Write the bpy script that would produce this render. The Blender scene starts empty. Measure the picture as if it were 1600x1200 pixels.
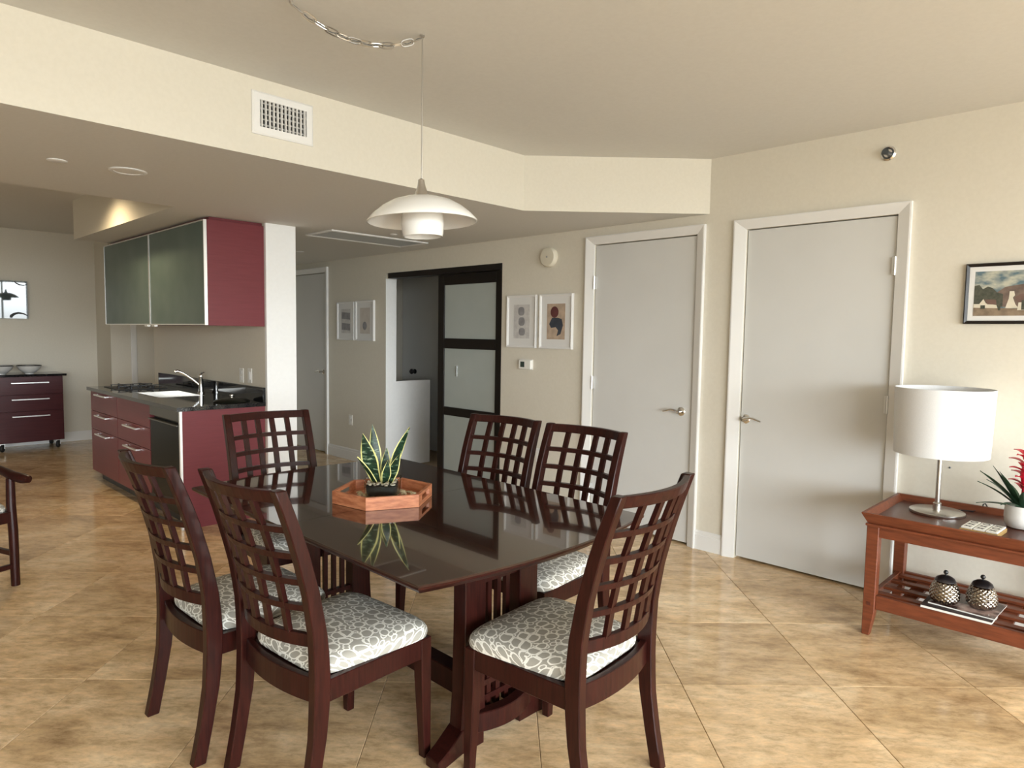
import bpy, bmesh, math, random
from mathutils import Vector, Matrix
random.seed(4)
SC = bpy.context.scene
COL = SC.collection
PI = math.pi

# ------------------------------------------------------------------ camera
YAW, PITCH, ROLL, FPX, CAMH = 0.77396, 0.0731, 0.01545, 1055.0, 1.43
def cam_axes():
    f = Vector((-math.sin(YAW), math.cos(YAW), 0)); r = Vector((math.cos(YAW), math.sin(YAW), 0)); u = Vector((0, 0, 1))
    f2 = f*math.cos(PITCH) - u*math.sin(PITCH); u2 = u*math.cos(PITCH) + f*math.sin(PITCH)
    r3 = r*math.cos(ROLL) + u2*math.sin(ROLL); u3 = u2*math.cos(ROLL) - r*math.sin(ROLL)
    return f2, r3, u3
cf, cr, cu = cam_axes()
cd = bpy.data.cameras.new('camera'); cam = bpy.data.objects.new('camera', cd); COL.objects.link(cam)
cd.sensor_fit = 'HORIZONTAL'; cd.sensor_width = 36.0; cd.lens = FPX/1600*36.0; cd.clip_start = 0.05
m = Matrix((cr, cu, -cf)).transposed().to_4x4(); m.translation = (0, 0, CAMH); cam.matrix_world = m
SC.camera = cam

# ------------------------------------------------------------------ world, daylight, exposure
W = bpy.data.worlds.new('world'); SC.world = W; W.use_nodes = True
SKY = 23.0
wn, wl_ = W.node_tree.nodes, W.node_tree.links; bg = wn['Background']; bg.inputs[1].default_value = SKY
_tc = wn.new('ShaderNodeTexCoord'); _sx = wn.new('ShaderNodeSeparateXYZ'); _cr = wn.new('ShaderNodeValToRGB')
_mr = wn.new('ShaderNodeMapRange'); _mr.inputs[1].default_value = -1; _mr.inputs[2].default_value = 1
wl_.new(_tc.outputs['Generated'], _sx.inputs[0]); wl_.new(_sx.outputs[2], _mr.inputs[0]); wl_.new(_mr.outputs[0], _cr.inputs[0]); wl_.new(_cr.outputs[0], bg.inputs[0])
_e = _cr.color_ramp.elements; _e[0].position = .485; _e[0].color = (.27, .285, .28, 1); _e[1].position = .515; _e[1].color = (.90, .965, 1.0, 1)   # sea below, hazy bright sky above
SC.view_settings.view_transform = 'Standard'; SC.view_settings.look = 'None'
SC.view_settings.gamma = 1.0; SC.view_settings.use_curve_mapping = False
SC.view_settings.exposure = 0.0
def area(name, loc, sx, sy, power, col, rot):
    l = bpy.data.lights.new(name, 'AREA'); l.shape = 'RECTANGLE'; l.size = sx; l.size_y = sy; l.energy = power; l.color = col
    o = bpy.data.objects.new(name, l); COL.objects.link(o); o.location = loc; o.rotation_euler = rot
    return o
# daylight entering through the tall window wall (faces -X)
wl = area('window_right_offscreen', (5.02, -.5, 1.27), 2.36, 9.0, 1, (1, 1, 1), (0, PI/2, 0))
wl.data.cycles.is_portal = True

# ------------------------------------------------------------------ helpers
def new_bm(): return bmesh.new()
def box(bm, x0, x1, y0, y1, z0, z1):
    r = bmesh.ops.create_cube(bm, size=1.0)
    for v in r['verts']:
        v.co = Vector(((x0+x1)/2 + v.co.x*(x1-x0), (y0+y1)/2 + v.co.y*(y1-y0), (z0+z1)/2 + v.co.z*(z1-z0)))
    return bm
def B(*a): return box(new_bm(), *a)
def loft(bm, rings, caps=True, closed=True):
    vs = [[bm.verts.new(p) for p in r] for r in rings]
    n = len(rings[0])
    for a, b in zip(vs, vs[1:]):
        for i in range(n if closed else n-1):
            j = (i+1) % n
            bm.faces.new((a[i], a[j], b[j], b[i]))
    if caps:
        bm.faces.new(list(reversed(vs[0]))); bm.faces.new(vs[-1])
    return vs
def lathe(bm, prof, n=32, c=(0, 0, 0), capb=True, capt=True):
    rings = [[(c[0]+max(r, 1e-4)*math.cos(2*PI*i/n), c[1]+max(r, 1e-4)*math.sin(2*PI*i/n), c[2]+z) for i in range(n)] for r, z in prof]
    vs = loft(bm, rings, caps=False)
    if capb: bm.faces.new(list(reversed(vs[0])))
    if capt: bm.faces.new(vs[-1])
    return bm
def tube(bm, pts, r, n=8, cyc=False):
    pts = [Vector(p) for p in pts]
    rr = r if isinstance(r, (list, tuple)) else [r]*len(pts)
    rings = []; prev = None
    for i, p in enumerate(pts):
        if cyc: t = pts[(i+1) % len(pts)] - pts[i-1]
        else: t = pts[min(i+1, len(pts)-1)] - pts[max(i-1, 0)]
        t.normalize()
        if prev is None:
            a = Vector((0, 0, 1)) if abs(t.z) < .9 else Vector((1, 0, 0))
            x = t.cross(a).normalized()
        else:
            x = (prev - t*prev.dot(t)).normalized()
        prev = x; y = t.cross(x)
        rings.append([p + (x*math.cos(2*PI*k/n) + y*math.sin(2*PI*k/n))*rr[i] for k in range(n)])
    if cyc:
        loft(bm, rings + [rings[0]], caps=False); bmesh.ops.remove_doubles(bm, verts=bm.verts, dist=1e-6)
    else: loft(bm, rings)
    return bm
def prism(bm, poly, z0, z1):
    loft(bm, [[(x, y, z0) for x, y in poly], [(x, y, z1) for x, y in poly]]); return bm
def xform(bm, M):
    bmesh.ops.transform(bm, matrix=M, verts=bm.verts); return bm
def obj(name, bm, mat, parent=None, bevel=0, smooth=False, loc=None, rot=None, seg=2):
    bmesh.ops.recalc_face_normals(bm, faces=bm.faces)
    if bevel:
        es = [e for e in bm.edges if len(e.link_faces) == 2 and e.calc_face_angle(0) > .6]
        bmesh.ops.bevel(bm, geom=es, offset=bevel, segments=seg, profile=.5, affect='EDGES', clamp_overlap=True)
    me = bpy.data.meshes.new(name); bm.to_mesh(me); bm.free()
    mats = mat if isinstance(mat, (list, tuple)) else [mat]
    for q in mats: me.materials.append(q)
    if smooth:
        for p in me.polygons: p.use_smooth = True
        try: me.set_sharp_from_angle(angle=math.radians(40))
        except Exception: pass
    o = bpy.data.objects.new(name, me); COL.objects.link(o)
    if parent: o.parent = parent
    if loc: o.location = loc
    if rot: o.rotation_euler = rot
    return o
def tag(o, label, cat, group=None):
    o['label'] = label; o['category'] = cat
    if group: o['group'] = group
    return o
def struct(o, label=None, cat=None):
    o['kind'] = 'structure'
    if label: o['label'] = label
    if cat: o['category'] = cat
    return o
def thing(name, label, cat, loc=(0, 0, 0), rz=0, group=None):
    o = bpy.data.objects.new(name, None); COL.objects.link(o); o.empty_display_size = .1
    o.location = loc; o.rotation_euler = (0, 0, rz)
    return tag(o, label, cat, group)
def copy_tree(o, parent=None):
    c = o.copy(); COL.objects.link(c); c.parent = parent
    for ch in list(o.children): copy_tree(ch, c)
    return c

# ------------------------------------------------------------------ materials
def mat(name, col, rough=.5, metal=0, spec=.5, coat=0, coat_r=.05, trans=0, ior=1.45, emit=None, es=0):
    m = bpy.data.materials.new(name); m.use_nodes = True
    b = m.node_tree.nodes['Principled BSDF']
    b.inputs['Base Color'].default_value = (*col, 1); b.inputs['Roughness'].default_value = rough
    b.inputs['Metallic'].default_value = metal; b.inputs['Specular IOR Level'].default_value = spec
    b.inputs['Coat Weight'].default_value = coat; b.inputs['Coat Roughness'].default_value = coat_r
    b.inputs['Transmission Weight'].default_value = trans; b.inputs['IOR'].default_value = ior
    if emit: b.inputs['Emission Color'].default_value = (*emit, 1); b.inputs['Emission Strength'].default_value = es
    return m
def nodes(m): return m.node_tree.nodes, m.node_tree.links, m.node_tree.nodes['Principled BSDF']
def ramp(N, stops):
    r = N.new('ShaderNodeValToRGB'); e = r.color_ramp.elements
    while len(e) < len(stops): e.new(.5)
    for k, (p, c) in zip(e, stops): k.position = p; k.color = (*c, 1)
    return r
def mottled(name, c1, c2, scale=8, rough=.5, stretch=(1, 1, 1), bump=0, detail=4, lo=.35, hi=.65, rnd=False, **kw):
    m = mat(name, c1, rough, **kw); N, L, b = nodes(m)
    tc = N.new('ShaderNodeTexCoord'); mp = N.new('ShaderNodeMapping'); mp.inputs['Scale'].default_value = stretch
    L.new(tc.outputs['Object'], mp.inputs[0])
    if rnd:
        oi = N.new('ShaderNodeObjectInfo'); mul = N.new('ShaderNodeMath'); mul.operation = 'MULTIPLY'; mul.inputs[1].default_value = 37
        L.new(oi.outputs['Random'], mul.inputs[0]); L.new(mul.outputs[0], mp.inputs['Location'])
    n = N.new('ShaderNodeTexNoise'); n.inputs['Scale'].default_value = scale; n.inputs['Detail'].default_value = detail
    L.new(mp.outputs[0], n.inputs[0]); r = ramp(N, [(lo, c1), (hi, c2)])
    L.new(n.outputs[0], r.inputs[0]); L.new(r.outputs[0], b.inputs['Base Color'])
    if bump:
        bp = N.new('ShaderNodeBump'); bp.inputs['Strength'].default_value = bump; bp.inputs['Distance'].default_value = .002
        L.new(n.outputs[0], bp.inputs['Height']); L.new(bp.outputs[0], b.inputs['Normal'])
    return m
M = {}
M['paint'] = mottled('cream_paint', (.68, .635, .54), (.70, .655, .56), 60, .7, bump=.06)
M['ceiling'] = mottled('ceiling_paint', (.66, .645, .605), (.68, .665, .625), 50, .8, bump=.05)
M['colpaint'] = mottled('white_paint', (.88, .88, .87), (.90, .90, .89), 40, .7, bump=.05)
M['trim'] = mat('trim_white', (.78, .77, .75), .35)
M['door'] = mottled('door_white', (.625, .62, .60), (.645, .64, .62), 3, .42, bump=.02)
M['grout'] = mat('grout', (.46, .36, .25), .7)
M['mahog'] = mottled('mahogany', (.018, .0042, .0032), (.033, .0070, .0050), 9, .32, (14, 14, 1.2), spec=.22, coat=.08, coat_r=.1, rnd=True)
M['tabletop'] = mottled('table_lacquer', (.030, .0095, .0055), (.034, .0108, .0062), 5, .09, (2, 16, 2), coat=.9, coat_r=.02)
M['cherry'] = mottled('cherry_wood', (.125, .034, .0145), (.185, .050, .021), 6, .38, (2, 14, 14), spec=.4, rnd=True)
M['tray'] = mottled('cherry_tray', (.075, .022, .014), (.10, .03, .018), 5, .30, (2, 14, 14), spec=.4)
M['laminate'] = mottled('plum_laminate', (.165, .033, .040), (.182, .037, .045), 5, .38, (1, 1, 16), spec=.35)
M['cart'] = mottled('cart_laminate', (.058, .013, .016), (.072, .017, .020), 5, .30, (1, 1, 14), spec=.35)
M['granite'] = mottled('black_granite', (.006, .006, .007), (.03, .03, .032), 160, .06, detail=2, lo=.45, hi=.75)
M['steel'] = mat('brushed_steel', (.62, .60, .57), .28, 1)
M['chrome'] = mat('chrome', (.78, .78, .78), .12, 1)
M['alu'] = mat('aluminium', (.80, .80, .79), .35, .85)
M['black'] = mat('black_plastic', (.012, .012, .013), .35)
M['dwblack'] = mat('dishwasher_black', (.010, .011, .008), .3, spec=.08)
M['dwpanel'] = mat('dishwasher_panel', (.10, .10, .085), .35, .4)
M['frost'] = mottled('frosted_glass', (.085, .125, .112), (.11, .15, .135), 4, .42, spec=.5)
M['slideglass'] = mottled('milky_glass', (.40, .44, .42), (.43, .47, .45), 3, .35, coat=.3, coat_r=.2)
M['espresso'] = mat('espresso_wood', (.010, .007, .006), .35)
M['opal'] = mat('opal_glass', (.86, .85, .82), .25, coat=.4)
M['opal'].node_tree.nodes['Principled BSDF'].inputs['Subsurface Weight'].default_value = .0
M['shade'] = mottled('shade_fabric', (.72, .73, .74), (.75, .76, .77), 200, .8)
M['white'] = mat('white_plastic', (.80, .78, .73), .4)
M['bone'] = mat('bone_plastic', (.70, .65, .53), .45)
M['mirror'] = mat('dark_glazing', (.012, .03, .034), .02, spec=.75, ior=1.55)
M['lcd'] = mat('lcd', (.05, .07, .06), .2)
M['matboard'] = mat('mat_board', (.74, .73, .71), .6)
M['clay'] = mottled('white_ceramic', (.72, .70, .67), (.76, .74, .71), 30, .45)
M['soil'] = mottled('black_soil', (.01, .01, .01), (.02, .02, .018), 60, .7)
M['pebble'] = mottled('pebble', (.35, .29, .22), (.62, .55, .45), 70, .5)
M['chips'] = mottled('cream_chips', (.50, .42, .27), (.68, .60, .42), 60, .6)
M['acacia'] = mottled('acacia', (.36, .115, .05), (.56, .22, .105), 7, .35, (3, 3, 14), rnd=True)
M['glass'] = mat('clear_glass', (.95, .97, .96), .02, trans=1.0, ior=1.3)
M['yellowmargin'] = mat('leaf_margin', (.72, .68, .26), .45)
M['brom'] = mottled('bromeliad_leaf', (.018, .05, .026), (.04, .09, .05), 20, .4)
M['red'] = mat('red_bract', (.50, .010, .030), .4)
M['paper'] = mat('paper', (.78, .77, .72), .6)
M['rubber'] = mat('rubber', (.015, .015, .015), .6)
M['bowl'] = mat('bowl_glaze', (.66, .65, .62), .25)
M['clip'] = mat('dark_metal', (.10, .11, .12), .4, .6)
M['grille'] = mat('grille_grey', (.36, .36, .34), .6)
M['lid'] = mat('pewter_lid', (.06, .055, .06), .28, .8)
M['silver'] = mat('mercury_glass', (.33, .295, .255), .16, 1)
M['lens'] = mat('lamp_lens', (.8, .78, .74), .4)
M['kraft'] = mat('bamboo_board', (.42, .27, .10), .5)
M['ink'] = mat('ink', (.03, .03, .035), .5)

def make_snake():
    m = mat('snake_leaf', (.02, .06, .03), .4); N, L, b = nodes(m)
    tc = N.new('ShaderNodeTexCoord'); mp = N.new('ShaderNodeMapping'); mp.inputs['Scale'].default_value = (22, 22, 70)
    n = N.new('ShaderNodeTexNoise'); n.inputs['Scale'].default_value = 1.6; n.inputs['Detail'].default_value = 3
    L.new(tc.outputs['Object'], mp.inputs[0]); L.new(mp.outputs[0], n.inputs[0])
    r = ramp(N, [(.45, (.006, .022, .010)), (.58, (.018, .052, .024)), (.70, (.26, .33, .21))])
    L.new(n.outputs[0], r.inputs[0]); L.new(r.outputs[0], b.inputs['Base Color']); return m
M['snake'] = make_snake()

def make_fabric():
    m = mat('ring_fabric', (.4, .38, .33), .85, spec=.2); N, L, b = nodes(m)
    tc = N.new('ShaderNodeTexCoord'); oi = N.new('ShaderNodeObjectInfo')
    def mth(op, x, y=None, c=None):
        k = N.new('ShaderNodeMath'); k.operation = op
        for i, q in enumerate((x, y, c)):
            if q is None: continue
            if isinstance(q, (int, float)): k.inputs[i].default_value = q
            else: L.new(q, k.inputs[i])
        return k.outputs[0]
    sp_ = N.new('ShaderNodeSeparateXYZ'); L.new(tc.outputs['Object'], sp_.inputs[0])
    x, y, z = sp_.outputs; dz = mth('SUBTRACT', .478, z); off = mth('MULTIPLY', oi.outputs['Random'], 11.0)
    u = mth('ADD', mth('MULTIPLY_ADD', mth('SIGN', x), dz, x), off); v_ = mth('ADD', mth('MULTIPLY', mth('MULTIPLY_ADD', mth('SIGN', y), dz, y), 1.18), off)
    cb = N.new('ShaderNodeCombineXYZ'); L.new(u, cb.inputs[0]); L.new(v_, cb.inputs[1])
    nz = N.new('ShaderNodeTexNoise'); nz.inputs['Scale'].default_value = 22; L.new(cb.outputs[0], nz.inputs[0])
    add = N.new('ShaderNodeVectorMath'); add.operation = 'MULTIPLY_ADD'; add.inputs[1].default_value = (.013, .013, 0)
    L.new(nz.outputs['Color'], add.inputs[0]); L.new(cb.outputs[0], add.inputs[2])
    v = N.new('ShaderNodeTexVoronoi'); v.feature = 'F1'; v.voronoi_dimensions = '2D'; v.inputs['Scale'].default_value = 18; v.inputs['Randomness'].default_value = .60
    L.new(add.outputs[0], v.inputs['Vector'])
    e = N.new('ShaderNodeTexVoronoi'); e.feature = 'DISTANCE_TO_EDGE'; e.voronoi_dimensions = '2D'; e.inputs['Scale'].default_value = 18; e.inputs['Randomness'].default_value = .60
    L.new(add.outputs[0], e.inputs['Vector'])
    sc_ = N.new('ShaderNodeSeparateColor'); L.new(v.outputs['Color'], sc_.inputs[0])
    rad = mth('MULTIPLY_ADD', sc_.outputs[0], .15, .32)
    d1 = mth('ABSOLUTE', mth('SUBTRACT', v.outputs['Distance'], rad))
    # where the ring would cross a neighbour it follows the border instead
    d2 = mth('ABSOLUTE', mth('SUBTRACT', e.outputs['Distance'], .055))
    inside = mth('LESS_THAN', v.outputs['Distance'], mth('ADD', rad, .05))
    d2 = mth('ADD', d2, mth('SUBTRACT', 1.0, inside))
    v2 = N.new('ShaderNodeTexVoronoi'); v2.feature = 'F1'; v2.voronoi_dimensions = '2D'; v2.inputs['Scale'].default_value = 30; v2.inputs['Randomness'].default_value = .8
    L.new(add.outputs[0], v2.inputs['Vector'])
    d3 = mth('MULTIPLY', mth('ABSOLUTE', mth('SUBTRACT', v2.outputs['Distance'], .33)), .75)
    d3 = mth('ADD', d3, mth('LESS_THAN', v.outputs['Distance'], mth('ADD', rad, .04)))
    a = mth('MINIMUM', mth('MINIMUM', d1, d2), d3)
    r = ramp(N, [(.042, (.78, .76, .70)), (.068, (.34, .322, .28))]); L.new(a, r.inputs[0])
    L.new(r.outputs[0], b.inputs['Base Color'])
    w = N.new('ShaderNodeTexNoise'); w.inputs['Scale'].default_value = 900; L.new(tc.outputs['Object'], w.inputs[0])
    bp = N.new('ShaderNodeBump'); bp.inputs['Strength'].default_value = .15; bp.inputs['Distance'].default_value = .001
    L.new(w.outputs[0], bp.inputs['Height']); L.new(bp.outputs[0], b.inputs['Normal'])
    return m
M['fabric'] = make_fabric()

def make_travertine():
    m = mat('travertine', (.45, .33, .2), .1); N, L, b = nodes(m)
    tc = N.new('ShaderNodeTexCoord'); oi = N.new('ShaderNodeObjectInfo')
    mul = N.new('ShaderNodeMath'); mul.operation = 'MULTIPLY'; mul.inputs[1].default_value = 53; L.new(oi.outputs['Random'], mul.inputs[0])
    m0 = N.new('ShaderNodeMapping'); m0.inputs['Rotation'].default_value = (0, 0, -.72); L.new(tc.outputs['Object'], m0.inputs[0])
    mp = N.new('ShaderNodeMapping'); L.new(m0.outputs[0], mp.inputs[0]); L.new(mul.outputs[0], mp.inputs['Location'])
    mp.inputs['Scale'].default_value = (.75, 1.7, 1)
    n1 = N.new('ShaderNodeTexNoise'); n1.inputs['Scale'].default_value = 2.6; n1.inputs['Detail'].default_value = 9; n1.inputs['Roughness'].default_value = .68; n1.inputs['Distortion'].default_value = .25
    L.new(mp.outputs[0], n1.inputs[0])
    r1 = ramp(N, [(.30, (.38, .245, .125)), (.43, (.60, .42, .235)), (.55, (.74, .54, .325)), (.72, (.88, .71, .48))])
    L.new(n1.outputs[0], r1.inputs[0])
    n2 = N.new('ShaderNodeTexNoise'); n2.inputs['Scale'].default_value = 17; n2.inputs['Detail'].default_value = 9; n2.inputs['Roughness'].default_value = .75; n2.inputs['Distortion'].default_value = .25
    L.new(mp.outputs[0], n2.inputs[0])
    r2 = ramp(N, [(.36, (.68, .64, .58)), (.50, (1, 1, 1)), (.66, (1.28, 1.25, 1.20))]); L.new(n2.outputs[0], r2.inputs[0])
    mx = N.new('ShaderNodeMix'); mx.data_type = 'RGBA'; mx.blend_type = 'MULTIPLY'; mx.inputs[0].default_value = .8
    L.new(r1.outputs[0], mx.inputs[6]); L.new(r2.outputs[0], mx.inputs[7])
    # slight tone change from tile to tile
    mr = N.new('ShaderNodeMapRange'); mr.inputs[3].default_value = .92; mr.inputs[4].default_value = 1.1; L.new(oi.outputs['Random'], mr.inputs[0])
    hs = N.new('ShaderNodeHueSaturation'); L.new(mx.outputs[2], hs.inputs['Color']); L.new(mr.outputs[0], hs.inputs['Value'])
    L.new(hs.outputs[0], b.inputs['Base Color'])
    rr = N.new('ShaderNodeMapRange'); rr.inputs[3].default_value = .07; rr.inputs[4].default_value = .18; L.new(n2.outputs[0], rr.inputs[0]); L.new(rr.outputs[0], b.inputs['Roughness'])
    return m
M['trav'] = make_travertine()

# ------------------------------------------------------------------ the room
YW, ZC, ZS = 4.11, 2.591, 2.238
X0, X1, Y0 = -9.9, 5.0, -5.6
fl = struct(obj('floor', B(X0-.1, X1+.1, Y0-.1, 5.95, -.06, -.004), M['grout']))
TS = .61; S2 = math.sqrt(2)
def tile_mesh(poly):
    bm = new_bm(); c = Vector((sum(p[0] for p in poly)/len(poly), sum(p[1] for p in poly)/len(poly)))
    def ins(d):
        return [((p[0]-c.x)*(1-d/(Vector(p)-c).length)+c.x, (p[1]-c.y)*(1-d/(Vector(p)-c).length)+c.y) for p in poly]
    a = ins(.0015); b2 = ins(.0035)
    loft(bm, [[(x, y, -.006) for x, y in a], [(x, y, -.0012) for x, y in a], [(x, y, 0) for x, y in b2]])
    return bm
def clip(poly, ax, lim, keep_less):
    out = []
    for i in range(len(poly)):
        p, q = poly[i], poly[(i+1) % len(poly)]
        ip = (p[ax] <= lim) == keep_less or p[ax] == lim; iq = (q[ax] <= lim) == keep_less or q[ax] == lim
        if ip: out.append(p)
        if ip != iq:
            t = (lim-p[ax])/(q[ax]-p[ax]); out.append((p[0]+t*(q[0]-p[0]), p[1]+t*(q[1]-p[1])))
    return out
full = None
h = TS/S2
for i in range(-20, 20):
    for j in range(-20, 20):
        a0 = 1.925+i*TS*S2; b0 = 3.79+j*TS*S2          # lines X+Y=a, Y-X=b
        a, b = a0+h, b0+h
        cx, cy = (a-b)/2, (a+b)/2
        sq = [(-h, 0), (0, -h), (h, 0), (0, h)]
        pw = [(cx+x, cy+y) for x, y in sq]
        p = clip(clip(clip(clip(pw, 0, X0, False), 0, X1, True), 1, Y0, False), 1, YW+.06, True)
        if len(p) < 3: continue
        ar = abs(sum(p[k][0]*p[(k+1) % len(p)][1]-p[(k+1) % len(p)][0]*p[k][1] for k in range(len(p))))/2
        if ar < .004: continue
        # keep what can be near the view: skip tiles far behind the camera
        if Vector((cx, cy)).dot(Vector((cf.x, cf.y)).normalized()) < -.3 or cy < -2.6: continue
        if len(p) == 4 and ar > TS*TS*.999:
            if full is None:
                o = obj('tile', tile_mesh(sq), M['trav'], fl); full = o.data
            else:
                o = bpy.data.objects.new('tile', full); COL.objects.link(o); o.parent = fl
        else:
            o = obj('tile', tile_mesh([(x-cx, y-cy) for x, y in p]), M['trav'], fl)
        o.location = (cx, cy, 0)

struct(obj('ceiling', B(X0-.1, X1+.1, Y0-.1, YW+.12, ZC, ZC+.1), M['ceiling']))
sof = [(-3.09, Y0), (-3.09, 3.245), (-2.21, YW+.02), (-7.92, YW+.02), (-7.92, 2.37), (-7.29, 2.37), (-7.29, 1.665), (-4.775, 1.665), (-4.775, Y0)]
sb = prism(new_bm(), sof, ZS, ZC+.02)
for f_ in sb.faces: f_.material_index = 1 if all(abs(v.co.z-ZS) < 1e-4 for v in f_.verts) else 0
def duct_hole(bm_, x, y0, y1, z0, z1, depth):
    f0 = max((q for q in bm_.faces if all(abs(v.co.x-x) < 1e-4 for v in q.verts)), key=lambda q: q.calc_area())
    ys = sorted({round(v.co.y, 5) for v in f0.verts}); zs = sorted({round(v.co.z, 5) for v in f0.verts})
    cor = [(ys[0], zs[0]), (ys[-1], zs[0]), (ys[-1], zs[-1]), (ys[0], zs[-1])]
    ov = [min(f0.verts, key=lambda v: (v.co.y-a)**2+(v.co.z-b)**2) for a, b in cor]
    bm_.faces.remove(f0)
    hole = [(y0, z0), (y1, z0), (y1, z1), (y0, z1)]
    iv = [bm_.verts.new((x, a, b)) for a, b in hole]; dv = [bm_.verts.new((x-depth, a, b)) for a, b in hole]
    for q in range(4):
        r = (q+1) % 4
        bm_.faces.new((ov[q], ov[r], iv[r], iv[q])); bm_.faces.new((iv[q], iv[r], dv[r], dv[q])).material_index = 2
    bm_.faces.new(dv).material_index = 2
duct_hole(sb, -3.09, 1.424+.036, 1.731-.036, 2.336+.036, 2.530-.036, .45)
struct(obj('ceiling_soffit', sb, [M['paint'], M['ceiling'], M['grille']]))

# back wall with openings
D1 = (-3.159, -2.314); D2 = (-1.963, -1.115); DH = (-7.93, -7.075); OP = (-5.862, -4.154); DT = 2.107
bm = new_bm(); t0, t1 = YW, YW+.12; G = .006
segs = [(-7.95, DH[0]-G), (DH[1]+G, OP[0]), (OP[1], D1[0]-G), (D1[1]+G, D2[0]-G), (D2[1]+G, X1)]
for a, b in segs:
    if b > a: box(bm, a, b, t0, t1, 0, ZC)
for a, b, tp in ((DH[0]-G, DH[1]+G, DT+G), (OP[0], OP[1], 2.04), (D1[0]-G, D1[1]+G, DT+G), (D2[0]-G, D2[1]+G, DT+G)):
    box(bm, a, b, t0, t1, tp, ZC)
struct(obj('wall_back', bm, M['paint']))
# kitchen partition and its white end
struct(obj('wall_kitchen', B(-7.42, -4.96, 2.37, 2.612, 0, ZS), M['paint']))
struct(obj('wall_column', B(-4.96, -4.93, 2.37, 2.612, 0, ZS), M['colpaint']))
bm = new_bm(); box(bm, X0-.1, X0, Y0, 3.1, 0, ZC); struct(obj('wall_left', bm, M['paint']))
bm = new_bm(); box(bm, X0, -9.3, 2.48, 2.6, 0, ZC); box(bm, -9.42, -9.3, 2.6, 3.0, 0, ZC); struct(obj('wall_passage', bm, M['paint']))
struct(obj('trim_1', B(-9.3, -9.28, 2.70, 2.765, 0, 2.15), M['trim'], bevel=.004))
bm = new_bm(); box(bm, -9.3, -7.3, 2.985, 3.1, 0, ZC); box(bm, -7.42, -7.3, 2.612, 2.985, 0, ZS); struct(obj('wall_alcove', bm, M['paint']))
struct(obj('wall_hall', B(-8.05, -7.95, 3.1, YW+.12, 0, ZC), M['paint']))
struct(obj('wall_front', B(X0-.1, X1+.1, Y0-.1, Y0, 0, ZC), M['paint']))
# window wall behind the camera
wy0, wy1, wz0, wz1 = -5.0, 4.0, .08, 2.46
bm = new_bm(); box(bm, X1, X1+.15, Y0, wy0, 0, ZC); box(bm, X1, X1+.15, wy1, YW+.12, 0, ZC); box(bm, X1, X1+.15, wy0, wy1, 0, wz0); box(bm, X1, X1+.15, wy0, wy1, wz1, ZC)
struct(obj('wall_window', bm, M['paint']))
bm = new_bm(); FW = .05
for z in (wz0, wz1-FW): box(bm, X1+.03, X1+.09, wy0, wy1, z, z+FW)
nw = 4
for k in range(nw+1):
    y = wy0+(wy1-wy0-FW)*k/nw; box(bm, X1+.03, X1+.09, y, y+FW, wz0+FW, wz1-FW)
struct(obj('window_1', bm, M['alu']))
# small dark room behind the sliding door
struct(obj('wall_closet', box(box(box(new_bm(), -7.0, -3.6, 5.75, 5.87, 0, ZC), -7.1, -7.0, YW+.12, 5.87, 0, ZC), -3.7, -3.6, YW+.12, 5.75, 0, ZC), M['paint']))
struct(obj('ceiling_closet', B(-8.2, X1+.15, YW+.12, 5.87, 2.35, 2.45), M['ceiling']))  # closet ceiling, carried on unseen behind the doors to keep sky light out
struct(obj('wall_light_block', box(box(box(new_bm(), -8.2, X1+.15, 5.87, 5.97, 0, 2.45), -8.2, -8.1, YW+.12, 5.87, 0, 2.45), X1, X1+.15, YW+.12, 5.87, 0, 2.45), M['paint']))  # unseen wall added behind the doors, stops sky light leaking under them
struct(obj('wall_pony', box(box(new_bm(), -5.98, OP[0], YW+.12, 4.70, 0, .918), -5.98, OP[0], YW+.12, 4.24, .918, 2.35), M['colpaint']))
struct(obj('trim_2', B(OP[0], OP[0]+.004, YW-.002, 4.24, 0, 1.985), M['colpaint']))
dd = thing('door_4', 'flush door with a black knob in the unlit room behind the half wall', 'door'); dd['kind'] = 'structure'
obj('leaf', B(-6.98, -5.6, 5.15, 5.19, .01, 2.2), M['door'], dd)
kb = obj('knob', lathe(new_bm(), [(.03, 0), (.03, .008), (.012, .012), (.012, .035), (.03, .045), (.034, .06), (.02, .075)], 20), M['black'], dd, smooth=True, loc=(-6.72, 5.15, .955), rot=(PI/2, 0, 0))

# baseboards
def base_prof(bm, x0, x1):
    pr = [(0, 0), (-.016, 0), (-.016, .095), (-.012, .10), (-.012, .118), (-.004, .128), (0, .128)]
    loft(bm, [[(x, YW+y, z) for y, z in pr] for x in (x0, x1)])
bm = new_bm()
for a, b in ((-6.995, OP[0]-.0), (OP[1], -3.238), (-2.250, -2.045), (-1.042, X1)): base_prof(bm, a, b)
struct(obj('baseboard_back', bm, M['paint'] if False else M['trim']))
struct(obj('baseboard_left', B(X0, X0+.015, Y0, 2.48, 0, .12), M['trim']))
struct(obj('baseboard_passage', B(X0, -9.3, 2.466, 2.48, 0, .12), M['trim']))

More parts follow.
